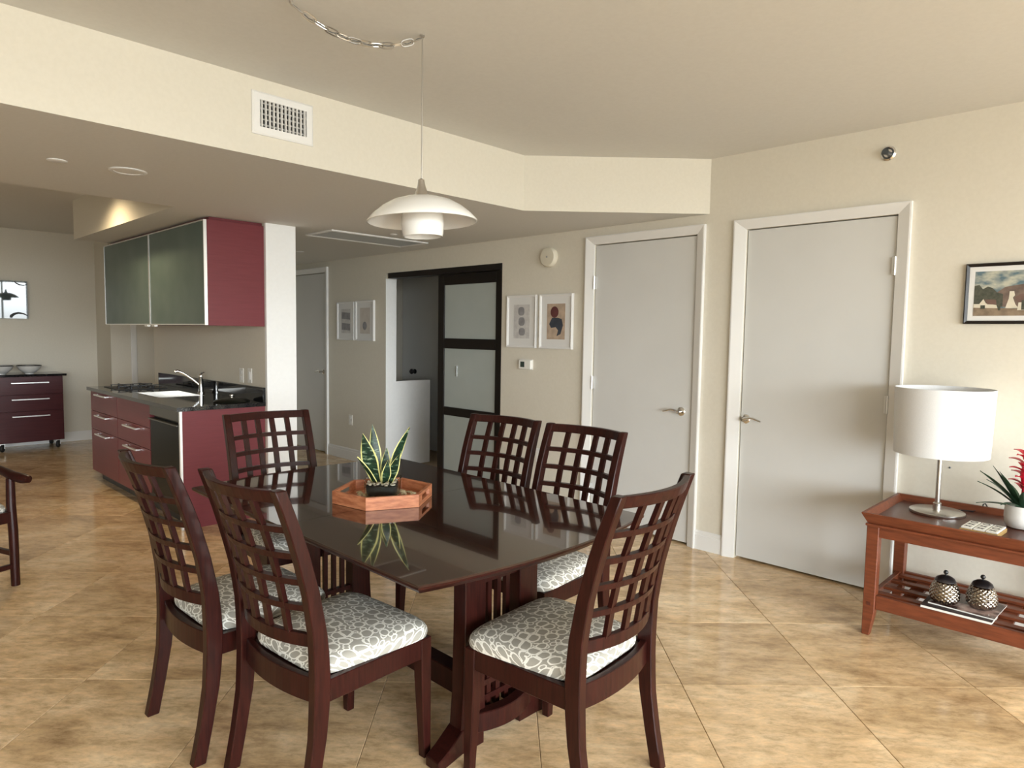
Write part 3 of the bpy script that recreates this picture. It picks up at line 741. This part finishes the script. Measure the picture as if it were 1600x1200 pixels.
def flat(poly, y, th=.0006):
    bm = new_bm(); loft(bm, [[(x, y, z) for x, z in poly], [(x, y-th, z) for x, z in poly]]); return bm
def blob(cx, cz, rx, rz, n=20, e=2.0):
    return [(cx+rx*math.copysign(abs(math.cos(2*PI*k/n))**(2/e), math.cos(2*PI*k/n)), cz+rz*math.copysign(abs(math.sin(2*PI*k/n))**(2/e), math.sin(2*PI*k/n))) for k in range(n)]
def picture(x0, x1, z0, z1, label, fw, fmat, depth, matw, group=None, name='framed_print'):
    t = thing(name, label, 'picture', ((x0+x1)/2, YW, (z0+z1)/2), group=group); hx, hz = (x1-x0)/2, (z1-z0)/2
    def rc(a, b, y): return [(-a, y, -b), (a, y, -b), (a, y, b), (-a, y, b)]
    bm = new_bm(); loft(bm, [rc(hx, hz, -.0005), rc(hx, hz, -depth), rc(hx-fw*.3, hz-fw*.3, -depth-.003), rc(hx-fw, hz-fw, -depth+.004), rc(hx-fw, hz-fw, -.0005)], caps=False); obj('frame', bm, fmat, t)
    obj('mat_board', B(-hx+fw*.8, hx-fw*.8, -depth*.55, -.0008, -hz+fw*.8, hz-fw*.8), M['matboard'], t)
    return t, hx-fw-matw, hz-fw-matw, -depth*.55
def colr(name, c, c2=None, s=20): return mottled('print_'+name, c, c2 or tuple(v*.75 for v in c), s, .6)
P_taupe = colr('taupe', (.42, .37, .33), (.55, .51, .47), 40); P_grey = colr('grey', (.30, .29, .30)); P_dark = colr('navy', (.05, .06, .08)); P_mar = colr('maroon', (.13, .04, .04)); P_tan = colr('tan', (.52, .40, .30))
P_pale = colr('pale', (.62, .60, .58), (.52, .50, .49), 30)
# pair near door 1
t, a, b, y = picture(-4.071, -3.735, 1.322, 1.757, 'white framed print of three grey blobs beside the sliding door', .017, M['trim'], .024, .06, 'white framed prints')
p = obj('print', flat([(-a, -b), (a, -b), (a, b), (-a, b)], y), P_pale, t)
for k, zz in enumerate((.085, 0, -.085)): obj('print_shape', flat(blob(.005*(k-1), zz, .036, .036-.004*(k == 2), e=2.6), y-.0006), P_grey, p)
t, a, b, y = picture(-3.698, -3.355, 1.320, 1.757, 'white framed print of maroon and navy shapes beside the white door', .017, M['trim'], .024, .06, 'white framed prints')
p = obj('print', flat([(-a, -b), (a, -b), (a, b), (-a, b)], y), P_tan, t)
obj('print_shape', flat([(-.07, -.02), (-.04, .03), (.02, .03), (.06, .02), (.075, -.03), (.05, -.10), (.01, -.115), (.025, -.07), (.0, -.045), (-.05, -.05)], y-.0006), P_dark, p)
obj('print_shape', flat(blob(-.015, .075, .042, .045), y-.0008), P_mar, p)
# pair in the hall
t, a, b, y = picture(-6.775, -6.432, 1.340, 1.762, 'white framed print of two grey bands in the hall', .017, M['trim'], .024, .06, 'white framed prints')
p = obj('print', flat([(-a, -b), (a, -b), (a, b), (-a, b)], y), P_pale, t)
for zz in (.06, -.06): obj('print_shape', flat([(-.085, zz-.035), (.085, zz-.045), (.085, zz+.03), (-.085, zz+.04)], y-.0006), P_grey, p)
t, a, b, y = picture(-6.398, -6.055, 1.338, 1.770, 'white framed print of one small dark oval in the hall', .017, M['trim'], .024, .06, 'white framed prints')
p = obj('print', flat([(-a, -b), (a, -b), (a, b), (-a, b)], y), colr('cream', (.60, .55, .50), (.56, .51, .46)), t)
obj('print_shape', flat(blob(-.005, -.055, .04, .045), y-.0006), P_grey, p)
# village painting
t, a, b, y = picture(-.780, -.300, 1.520, 1.822, 'dark framed landscape print of white cottages under a cloudy sky', .016, M['espresso'], .022, .024, name='framed_landscape')
def make_sky():
    m = mottled('print_sky', (.10, .16, .19), (.48, .47, .38), 14, .6, (1, 1, 2), lo=.40, hi=.62); return m
PW, PH = 2*a, 2*b
def pp(lst): return [(-a+PW*u, -b+PH*v) for u, v in lst]
p = obj('print', flat(pp([(0, 0), (1, 0), (1, 1), (0, 1)]), y), make_sky(), t)
P_hill = colr('hill', (.12, .085, .07), (.20, .14, .11), 30); P_tree = colr('tree', (.05, .055, .04), (.09, .09, .065), 60); P_white = colr('lime', (.68, .62, .50), (.60, .55, .44)); P_roof = colr('roof', (.13, .075, .06), (.17, .10, .08)); P_road = colr('road', (.19, .135, .09), (.28, .21, .14), 30)
obj('print_shape', flat(pp([(.22, .2), (.22, .5), (.32, .64), (.45, .68), (.62, .72), (.8, .66), (1, .6), (1, .2)]), y-.0006), P_hill, p)
obj('print_shape', flat(pp([(0, .2), (0, .68), (.05, .70), (.09, .60), (.14, .66), (.19, .62), (.24, .52), (.30, .48), (.30, .2)]), y-.0008), P_tree, p)
obj('print_shape', flat(pp([(0, 0), (1, 0), (1, .16), (.4, .16), (.2, .18), (0, .2)]), y-.0010), P_road, p)
obj('print_shape', flat(pp([(.0, .19), (.0, .27), (.06, .27), (.10, .38), (.13, .28), (.24, .24), (.25, .17), (.1, .18)]), y-.0012), P_white, p)
obj('print_shape', flat(pp([(.11, .37), (.23, .36), (.24, .25), (.145, .26)]), y-.0014), P_roof, p)
obj('print_shape', flat(pp([(.33, .17), (.36, .38), (.365, .54), (.41, .54), (.42, .45), (.40, .40), (.43, .25), (.46, .17)]), y-.0014), P_white, p)
obj('print_shape', flat(pp([(.42, .40), (.48, .48), (.80, .48), (.86, .30), (.46, .28)]), y-.0016), P_roof, p)
obj('print_shape', flat(pp([(.45, .12), (.46, .29), (.86, .30), (.86, .14)]), y-.0018), P_white, p)
obj('print_shape', flat(pp([(.49, .13), (.49, .34), (.54, .34), (.54, .13)]), y-.0020), P_tree, p)
for u in (.085, .11, .27): obj('print_shape', flat(pp([(u-.012, .16-.04*(u > .2)), (u-.012, .24), (u+.012, .24), (u+.012, .16-.04*(u > .2))]), y-.0020), P_tree, p)

# ------------------------------------------------------------------ kitchen
def bar_handle(parent, cx, yf, z, L=.30):
    bm = new_bm(); box(bm, cx-L/2, cx+L/2, yf-.036, yf-.024, z-.006, z+.006)
    for s in (-1, 1): box(bm, cx+s*(L/2-.008)-.006, cx+s*(L/2-.008)+.006, yf-.030, yf+.002, z-.005, z+.005)
    return obj('handle', bm, M['alu'], parent)
YF = 1.748
def base_unit(name, x0, x1, label, cat, fronts, handles):
    t = thing(name, label, cat, ((x0+x1)/2, 2.06, 0)); hw = (x1-x0)/2; yf = YF-2.06
    if name == 'sink_cabinet':
        cb = B(-hw+.001, hw-.001, yf+.021, .30, .10, .70); box(cb, -hw+.001, -hw+.02, yf+.021, .30, .70, .852); box(cb, hw-.02, hw-.001, yf+.021, .30, .70, .852)
    else: cb = B(-hw+.001, hw-.001, yf+.021, .30, .10, .852)
    obj('carcass', cb, M['laminate'], t)
    obj('toe_kick', B(-hw+.001, hw-.001, yf+.08, yf+.095, 0, .10), M['black'], t)
    for (z0, z1), hz in zip(fronts, handles):
        d = obj('drawer' if hz else 'front_panel', B(-hw+.003, hw-.003, yf, yf+.02, z0, z1), M['laminate'], t, bevel=.0015, seg=1)
        if hz: bar_handle(d, 0, yf, hz, min(.34, hw*1.0))
    return t
FR = [(.666, .848), (.496, .662), (.10, .492)]
base_unit('drawer_cabinet', -7.235, -6.43, 'dark red drawer cabinet with three bar handles at the outer end of the counter', 'cabinet', FR, (.825, .635, .465))
base_unit('sink_cabinet', -6.43, -5.605, 'dark red sink cabinet with two drawers between dishwasher and drawer cabinet', 'cabinet', FR, (None, .635, .465))
dw = thing('dishwasher', 'black dishwasher with a grey control strip at the end of the counter', 'dishwasher', (-5.30, 2.06, 0))
yf = YF-2.06
obj('housing', B(-.303, .306, yf+.03, .29, .09, .850), M['black'], dw)
obj('front_door', B(-.298, .300, yf, yf+.028, .10, .742), M['dwblack'], dw, bevel=.003)
obj('control_panel', B(-.298, .300, yf-.004, yf+.028, .775, .848), M['dwpanel'], dw, bevel=.003)
obj('handle_lip', B(-.298, .300, yf-.018, yf+.024, .742, .752), M['dwpanel'], dw, bevel=.002)
obj('plinth', B(-.298, .300, yf+.08, yf+.095, 0, .09), M['black'], dw)
ep = thing('end_panel', 'plum red laminate panel closing the end of the kitchen counter', 'cabinet panel', (-4.978, 2.06, 0))
obj('panel', B(-.010, .008, YF-2.06+.012, .309, .0, .852), M['laminate'], ep, bevel=.001, seg=1)
obj('edge_strip', B(-.011, .010, YF-2.06-.006, YF-2.06+.011, .0, .852), M['alu'], ep)
# worktop with sink cut-out
wt = thing('worktop', 'black polished granite worktop with low upstand', 'countertop', (-6.1, 2.04, .853))
sx0, sx1, sy0, sy1 = -6.33, -5.75, 1.86, 2.22
bm = new_bm(); ox, oy = -6.1, 2.04
for a in ((-7.25, sx0, 1.72, 2.369), (sx1, -4.955, 1.72, 2.369), (sx0, sx1, 1.72, sy0), (sx0, sx1, sy1, 2.369)):
    box(bm, a[0]-ox, a[1]-ox, a[1+1]-oy, a[3]-oy, 0, .030)
bmesh.ops.remove_doubles(bm, verts=bm.verts, dist=.0005)
obj('slab', bm, M['granite'], wt)
obj('upstand', B(-7.25-ox, -4.958-ox, 2.348-oy, 2.3695-oy, .030, .142), M['granite'], wt, bevel=.002)
sk2 = thing('sink', 'stainless steel undermount sink in the black worktop', 'sink', ((sx0+sx1)/2, (sy0+sy1)/2, .72))
hx, hy2 = (sx1-sx0)/2-.001, (sy1-sy0)/2-.001
bm = new_bm()
loft(bm, [rectz(hx, hy2, .164), rectz(hx-.012, hy2-.012, .164), rectz(hx-.018, hy2-.018, .02), rectz(hx-.05, hy2-.05, .004)], caps=False)
bm.faces.new([bm.verts.new(p) for p in rectz(hx-.05, hy2-.05, .004)]); bmesh.ops.remove_doubles(bm, verts=bm.verts, dist=.0005)
obj('bowl', bm, M['steel'], sk2)
obj('drain', lathe(new_bm(), [(.04, .005), (.04, .007), (.02, .0075), (.001, .0076)], 20), M['chrome'], sk2)
fc = thing('faucet', 'chrome pull-out kitchen faucet behind the sink', 'faucet', (-6.0, 2.285, .883))
obj('body', lathe(new_bm(), [(.028, 0), (.028, .01), (.02, .015), (.02, .14), (.022, .15), (.016, .165), (.001, .168)], 20), M['chrome'], fc, smooth=True)
obj('spout', tube(new_bm(), [(0, 0, .06), (-.02, -.06, .12), (-.04, -.13, .175), (-.052, -.175, .195), (-.056, -.19, .185)], [.011, .010, .010, .013, .012], 12), M['chrome'], fc, smooth=True)
obj('lever', tube(new_bm(), [(0, 0, .16), (.03, .0, .178), (.075, .005, .185)], [.009, .007, .005], 8), M['chrome'], fc, smooth=True)
ck = thing('cooktop', 'small black cooktop set into the granite worktop', 'cooktop', (-6.88, 2.03, .8832))
obj('glass_plate', B(-.24, .24, -.2, .2, 0, .006), M['black'], ck, bevel=.002)
for sx in (-.11, .11):
    for sy in (-.09, .09):
        g = new_bm(); lathe(g, [(.035, .006), (.035, .014), (.02, .018), (.001, .018)], 16, (sx, sy, 0))
        for q in range(2):
            r_ = .085; c_, s_ = math.cos(q*PI/2), math.sin(q*PI/2)
            box(g, sx-(r_*abs(c_)+.004), sx+(r_*abs(c_)+.004), sy-(r_*abs(s_)+.004), sy+(r_*abs(s_)+.004), .022, .03)
        for q in (-1, 1): box(g, sx+q*.08-.004, sx+q*.08+.004, sy-.004, sy+.004, .006, .03); box(g, sx-.004, sx+.004, sy+q*.08-.004, sy+q*.08+.004, .006, .03)
        obj('burner', g, M['black'], ck)
ld = thing('pan_lid', 'black pan lid with a steel knob on the worktop corner', 'lid', (-5.15, 2.19, .8832))
obj('lid_disc', lathe(new_bm(), [(.13, 0), (.132, .004), (.12, .012), (.07, .024), (.001, .03)], 40), M['dwblack'], ld, smooth=True)
obj('lid_knob', lathe(new_bm(), [(.01, .028), (.008, .038), (.016, .044), (.016, .052), (.001, .056)], 16), M['steel'], ld, smooth=True)

def wall_cab(x0, x1, label, end):
    y0, y1, z0, z1 = 1.925, 2.368, 1.462, 2.214
    t = thing('wall_cabinet', label, 'cabinet', ((x0+x1)/2, (y0+y1)/2, z0)); hw, hd, H = (x1-x0)/2, (y1-y0)/2, z1-z0
    obj('carcass', B(-hw+.001, hw-(.02 if end else .001), -hd+.026, hd, .004, H), M['laminate'], t)
    if end:
        obj('end_panel', B(hw-.019, hw, -hd+.024, hd, 0, H), M['laminate'], t, bevel=.001, seg=1)['label'] = 'plum red laminate end panel'
    obj('filler', B(-hw+.001, hw-.03, -hd+.05, hd, H+.0005, ZS-z0-.0005), M['laminate'], t)
    d = obj('door', B(-hw+.010, hw-.010, -hd+.003, -hd+.016, .010, H-.010), M['frost'], t); d['label'] = 'frosted glass door'
    f_ = new_bm(); s_ = .009
    loft(f_, [[(a*(hw-.002), yy, c) for a, c in ((-1, .002), (1, .002), (1, H-.002), (-1, H-.002))] if w else [(a*(hw-.002-s_), yy, c) for a, c in ((-1, .002+s_), (1, .002+s_), (1, H-.002-s_), (-1, H-.002-s_))] for yy, w in ((-hd+.022, 1), (-hd, 1), (-hd, 0), (-hd+.022, 0))], caps=False)
    obj('door_frame', f_, M['alu'], d)
    obj('finger_pull', B(-hw+.05 if end else hw-.12, -hw+.12 if end else hw-.05, -hd-.004, -hd+.02, -.012, .001), M['alu'], d)
wall_cab(-6.112, -4.957, 'wall cabinet with a frosted glass door and plum red end panel', True)
wall_cab(-7.372, -6.118, 'wall cabinet with a frosted glass door farther from the white column', False)

# drawer cart, bowls, mirror on the far wall
ct = thing('drawer_cart', 'dark red drawer cart on castors with three bar handles', 'cart', (-9.64, 1.665, 0), PI/2)   # local -y faces +X
obj('body', B(-.325, .325, -.215, .22, .10, .862), M['cart'], ct)
for (z0, z1), hz in zip(((.655, .858), (.462, .650), (.104, .457)), (.79, .60, .405)):
    d = obj('drawer', B(-.323, .323, -.236, -.2155, z0, z1), M['cart'], ct, bevel=.0015, seg=1); bar_handle(d, -.0, -.236, hz, .36)
obj('top', B(-.36, .36, -.26, .235, .8625, .888), M['granite'], ct, bevel=.003)
for sx in (-1, 1):
    for sy in (-1, 1):
        w = thing('castor', 'x', 'x'); del w['label']; del w['category']; w.parent = ct; w.location = (sx*.27, sy*.17, 0)
        b_ = lathe(new_bm(), [(.02, -.014), (.042, -.012), (.046, 0), (.042, .012), (.02, .014)], 20); xform(b_, Matrix.Translation((0, 0, .046)) @ Matrix.Rotation(PI/2, 4, 'Y') @ Matrix.Rotation(.5, 4, 'X')); obj('wheel', b_, M['rubber'], w, smooth=True)
        obj('fork', box(box(box(new_bm(), -.022, -.017, -.02, .02, .04, .098), .017, .022, -.02, .02, .04, .098), -.022, .022, -.022, .022, .09, .102), M['alu'], w)
def bowl(y, label, s=1):
    t = thing('serving_bowl', label, 'bowl', (-9.56, y, .888), group='bowls on the drawer cart')
    pr = [(.045, 0), (.045, .006), (.07, .02), (.105, .055), (.122, .092), (.118, .092), (.10, .055), (.066, .026), (.03, .016), (.001, .015)]
    obj('bowl_body', lathe(new_bm(), [(r*s, z*s) for r, z in pr], 36, capt=False), M['bowl'], t, smooth=True)
    obj('bowl_rim', lathe(new_bm(), [(.122*s, .090*s), (.125*s, .094*s), (.122*s, .098*s), (.117*s, .096*s), (.117*s, .092*s)], 36, capb=False, capt=False), M['black'], t, smooth=True)
bowl(1.69, 'white bowl with a black rim on the drawer cart, nearest the room corner'); bowl(1.42, 'white bowl with a black rim on the drawer cart, farthest from the room corner')
mr = thing('glazed_picture', 'small dark glazed picture above the drawer cart reflecting the bright window', 'picture', (X0+.026, 1.60, 1.53))
mr.rotation_euler = (0, math.radians(.63), math.radians(-3.9))
obj('glazing', B(0, .008, -.20, .15, 0, .44), M['mirror'], mr)
obj('picture_edge', box(box(box(box(new_bm(), -.004, .010, -.206, -.2, -.006, .446), -.004, .010, .15, .156, -.006, .446), -.004, .010, -.2, .15, -.006, 0), -.004, .010, -.2, .15, .44, .446), M['grille'], mr)
obj('clip', tube(new_bm(), [(.012, .148, .408), (.016, .12, .396), (.016, .08, .400), (.014, .05, .415), (.012, .03, .438)], [.004, .006, .007, .007, .005], 8), M['clip'], mr, smooth=True)  # dark curled shape near the top corner of the glazing
obj('clip', tube(new_bm(), [(.012, .15, .035), (.016, .11, .058), (.016, .06, .066), (.016, .02, .055), (.014, -.01, .03), (.012, -.015, .008)], [.004, .008, .011, .013, .016, .012], 8), M['clip'], mr, smooth=True)  # thicker dark curl along the bottom of the glazing

# ------------------------------------------------------------------ console table by the wall
cx0, cx1, cy0, cy1 = -1.025, -.285, 3.468, 4.062
CX, CY = (cx0+cx1)/2, (cy0+cy1)/2; hx, hy = (cx1-cx0)/2, (cy1-cy0)/2
co = thing('console_table', 'cherry wood side table with tray top and slatted lower shelf against the wall', 'table', (CX, CY, 0))
obj('tray_floor', B(-hx+.03, hx-.03, -hy+.03, hy-.03, .558, .575), M['tray'], co)
bm = new_bm()
def rc2(i, z): return [(-hx+i, -hy+i, z), (hx-i, -hy+i, z), (hx-i, hy-i, z), (-hx+i, hy-i, z)]
loft(bm, [rc2(.026, .552), rc2(.020, .560), rc2(.0, .600), rc2(.0, .605), rc2(.014, .605), rc2(.036, .575), rc2(.036, .552)], caps=False); obj('tray_rim', bm, M['cherry'], co)
obj('moulding', loft_o := B(-hx+.015, hx-.015, -hy+.015, hy-.015, .540, .552), M['cherry'], co, bevel=.003)
li = .02
obj('apron', B(-hx+.06, hx-.06, -hy+.035, -hy+.055, .488, .540), M['cherry'], co); obj('apron', B(-hx+.06, hx-.06, hy-.055, hy-.035, .488, .540), M['cherry'], co)
for s in (-1, 1): obj('apron', B(s*(hx-.045)-.01, s*(hx-.045)+.01, -hy+.06, hy-.06, .488, .540), M['cherry'], co)
for sx in (-1, 1):
    for sy in (-1, 1):
        xo, yo = sx*(hx-.018), sy*(hy-.030); rings = []
        for z, w in ((0, .034), (.12, .052), (.5, .054), (.540, .054)):
            rings.append([(xo, yo, z), (xo-sx*w, yo, z), (xo-sx*w, yo-sy*w, z), (xo, yo-sy*w, z)])
        bm = new_bm(); loft(bm, rings); lg = obj('leg', bm, M['cherry'], co, bevel=.003, seg=1)
        obj('peg', B(xo-sx*.034, xo-sx*.018, yo+sy*.0005-.002, yo+sy*.0005+.002, .15, .166), M['tray'], lg)
for sy in (-1, 1): obj('shelf_rail', B(-hx+.07, hx-.07, sy*(hy-.055)-.012, sy*(hy-.055)+.012, .132, .200), M['cherry'], co, bevel=.002, seg=1)
for sx in (-1, 1): obj('shelf_rail', B(sx*(hx-.046)-.012, sx*(hx-.046)+.012, -hy+.08, hy-.08, .132, .200), M['cherry'], co, bevel=.002, seg=1)
for k in range(4):
    y = -hy+.115+(2*hy-.23)*k/3; obj('shelf_slat', B(-hx+.055, hx-.055, y-.021, y+.021, .184, .198), M['cherry'], co, bevel=.0015, seg=1)
for x in (-.19, .0, .19): obj('cross_slat', B(x-.03, x+.03, -hy+.062, hy-.062, .170, .184), M['cherry'], co)

lp = thing('table_lamp', 'table lamp with a white drum shade and brushed steel foot', 'lamp', (-.795, 3.86, .575))
obj('lamp_base', lathe(new_bm(), [(.118, 0), (.120, .003), (.120, .012), (.116, .015), (.001, .016)], 56), M['steel'], lp, smooth=True)
obj('stem', lathe(new_bm(), [(.019, .0155), (.019, .05), (.015, .054), (.0115, .055), (.0115, .42), (.001, .42)], 24), M['steel'], lp, smooth=True)
obj('bulb', lathe(new_bm(), [(.014, .42), (.014, .45), (.03, .49), (.032, .52), (.02, .545), (.001, .55)], 24), M['opal'], lp, smooth=True)
sh = obj('lamp_shade', lathe(new_bm(), [(.2045, .298), (.2135, .625), (.2105, .625), (.2015, .298)], 72, capb=False, capt=False), M['shade'], lp, smooth=True)
bm = new_bm()
for k in range(3):
    a = 2*PI*k/3+.4; tube(bm, [(.014*math.cos(a), .014*math.sin(a), .44), ((.21*math.cos(a)), (.21*math.sin(a)), .60)], .002, 6)
obj('shade_spider', bm, M['alu'], lp)
obj('cord', tube(new_bm(), [(.03, .116, .004), (.12, .165, .003), (.155, .19, .01), (.158, .197, .04), (.165, .204, .044), (.172, .21, .03), (.176, .216, -.01), (.178, .218, -.05)], .003, 8), M['black'], lp, smooth=True)

gb = thing('game_board', 'bamboo board with three white printed tiles on the side table', 'board game', (-.563, 3.632, .5755), math.radians(-4))
obj('board', B(-.072, .072, -.085, .075, 0, .018), M['kraft'], gb, bevel=.002)
for k in range(3):
    x = -.047+.047*k
    tl = obj('tile', B(x-.0215, x+.0215, -.078, .07, .018, .026), M['paper'], gb, bevel=.002)
    for r_ in range(3):
        y = -.052+.048*r_; ch = ('XXO', 'XXO', 'XOX')[k][r_]
        bm = new_bm()
        if ch == 'X':
            for a in (.7, -.7):
                c_ = B(-.016, .016, -.0028, .0028, 0, .0006); xform(c_, Matrix.Translation((x, y, .026)) @ Matrix.Rotation(a, 4, 'Z')); me = bpy.data.meshes.new('t'); c_.to_mesh(me); bm.from_mesh(me); bpy.data.meshes.remove(me); c_.free()
        else:
            loft(bm, [[(x+q*math.cos(2*PI*i/20), y+q*math.sin(2*PI*i/20), z) for i in range(20)] for q, z in ((.015, .026), (.015, .0266), (.010, .0266), (.010, .026))], caps=False)
        obj('mark', bm, M['ink'], tl)

bp = thing('bromeliad', 'bromeliad with a red flower in a white ceramic pot', 'plant', (-.452, 3.850, .5755))
obj('pot', lathe(new_bm(), [(.040, 0), (.058, .004), (.068, .02), (.071, .05), (.069, .10), (.066, .105), (.063, .103), (.064, .085), (.001, .082)], 40, capt=False), M['clay'], bp, smooth=True)
obj('soil', lathe(new_bm(), [(.0635, .083), (.05, .088), (.001, .09)], 28, capb=False), M['soil'], bp)
GL = [M['brom'], M['brom']]
def strap(az, L, rise, w, droop, mats, name, z0=.085, r0=.012, th=.0018):
    d = Vector((math.cos(az), math.sin(az), 0)); sd_ = Vector((-d.y, d.x, 0)); bm = new_bm(); rings = []; n = 10
    for k in range(n+1):
        t = k/n; p = d*(r0+L*t)+Vector((0, 0, z0+rise*t-droop*t*t)); ww = w*(.75+.5*t if t < .4 else .95*(1-((t-.4)/.6)**1.6))+.0006
        up = Vector((0, 0, 1))
        rings.append([p-sd_*ww+up*ww*.35, p+up*th, p+sd_*ww+up*ww*.35, p-up*th])
    loft(bm, rings); return obj(name, bm, mats, bp, smooth=True)
ang0 = math.atan2(-R3.y, -R3.x)
for k, (da, L, ri, w, dr) in enumerate(((.05, .205, .235, .014, .055), (-.25, .18, .17, .015, .05), (.3, .15, .215, .013, .03), (-.1, .13, .22, .014, .02), (.45, .17, .10, .011, .06), (-.45, .17, .06, .010, .05), (.9, .15, .16, .013, .05), (1.5, .16, .15, .013, .06), (2.1, .18, .17, .013, .06), (2.7, .2, .2, .013, .06), (3.3, .19, .15, .013, .06), (3.9, .17, .2, .013, .05), (4.5, .16, .15, .013, .05), (5.2, .15, .16, .013, .05), (5.7, .16, .2, .013, .04))):
    strap(ang0+da, L, ri, w*1.25, dr, GL, 'leaf')
st = obj('flower_stalk', lathe(new_bm(), [(.012, .085), (.010, .18), (.016, .22), (.02, .25), (.012, .30), (.001, .32)], 16), M['red'], bp, smooth=True)
for k in range(24):
    strap(k*2.4, .045+.02*((k*7) % 5)/5, .05, .017, .030, [M['red'], M['red']], 'bract', z0=.17+.0075*k, r0=.006, th=.002)

mg = thing('magazine', 'thick magazine with a dark cover on the lower shelf', 'magazine', (-.630, 3.648, .1985), math.radians(0))
obj('pages', B(-.136, .136, -.130, .130, .001, .012), M['paper'], mg); obj('cover', B(-.138, .138, -.132, .132, .012, .0135), colr('cover', (.03, .02, .02), (.06, .04, .04)), mg); obj('back_cover', B(-.138, .138, -.132, .132, 0, .001), M['paper'], mg)
mg2 = thing('magazine', 'thin magazine with a pink and brown cover under the silver jars', 'magazine', (-.612, 3.672, .2125), math.radians(-3))
obj('pages', B(-.128, .128, -.118, .118, 0, .006), M['paper'], mg2); obj('cover', B(-.13, .13, -.12, .12, .006, .007), mottled('mag_cover', (.07, .035, .03), (.50, .36, .32), 7, .25, lo=.5, hi=.62), mg2)
def jar(x, y, label):
    t = thing('lidded_jar', label, 'jar', (x, y, .2196), group='silver jars on the side table shelf')
    bm = new_bm(); n, mrow = 128, 36; rings = []
    P = [(0, .038), (.05, .046), (.22, .0565), (.45, .0585), (.72, .053), (.9, .044), (1, .038)]
    for j in range(mrow+1):
        s = j/mrow
        for (a, b), (c, d) in zip(P, P[1:]):
            if s <= c+1e-9: r0 = b+(d-b)*(s-a)/(c-a); break
        ring = []
        for i in range(n):
            a = 2*PI*i/n; u = a*8/PI; v = s*6
            dpt = .0045*(abs(math.sin(PI*(u+v)/1.0))*abs(math.sin(PI*(u-v)/1.0))) if .08 < s < .97 else 0
            r = r0+dpt; ring.append((r*math.cos(a), r*math.sin(a), (.0005+s*.103)))
        rings.append(ring)
    loft(bm, rings); obj('jar_body', bm, M['silver'], t, smooth=True)
    obj('lid', lathe(new_bm(), [(.040, .1037), (.0435, .104), (.037, .117), (.021, .127), (.006, .130)], 32), M['lid'], t, smooth=True)
    obj('lid_knob', lathe(new_bm(), [(.004, .129), (.004, .134), (.009, .138), (.0105, .145), (.007, .152), (.001, .154)], 16), M['black'], t, smooth=True)
jar(-.690, 3.60, 'silver quilted glass jar with dark lid, nearer the white door')
jar(-.556, 3.655, 'silver quilted glass jar with dark lid, nearer the magazine corner by the bromeliad')
tag(obj('wall_nail', lathe(new_bm(), [(.005, 0), (.005, .003), (.001, .006)], 10), M['clip'], loc=(-.80, YW, .77), rot=(PI/2, 0, 0)), 'small screw head in the wall below the lamp shade', 'screw')
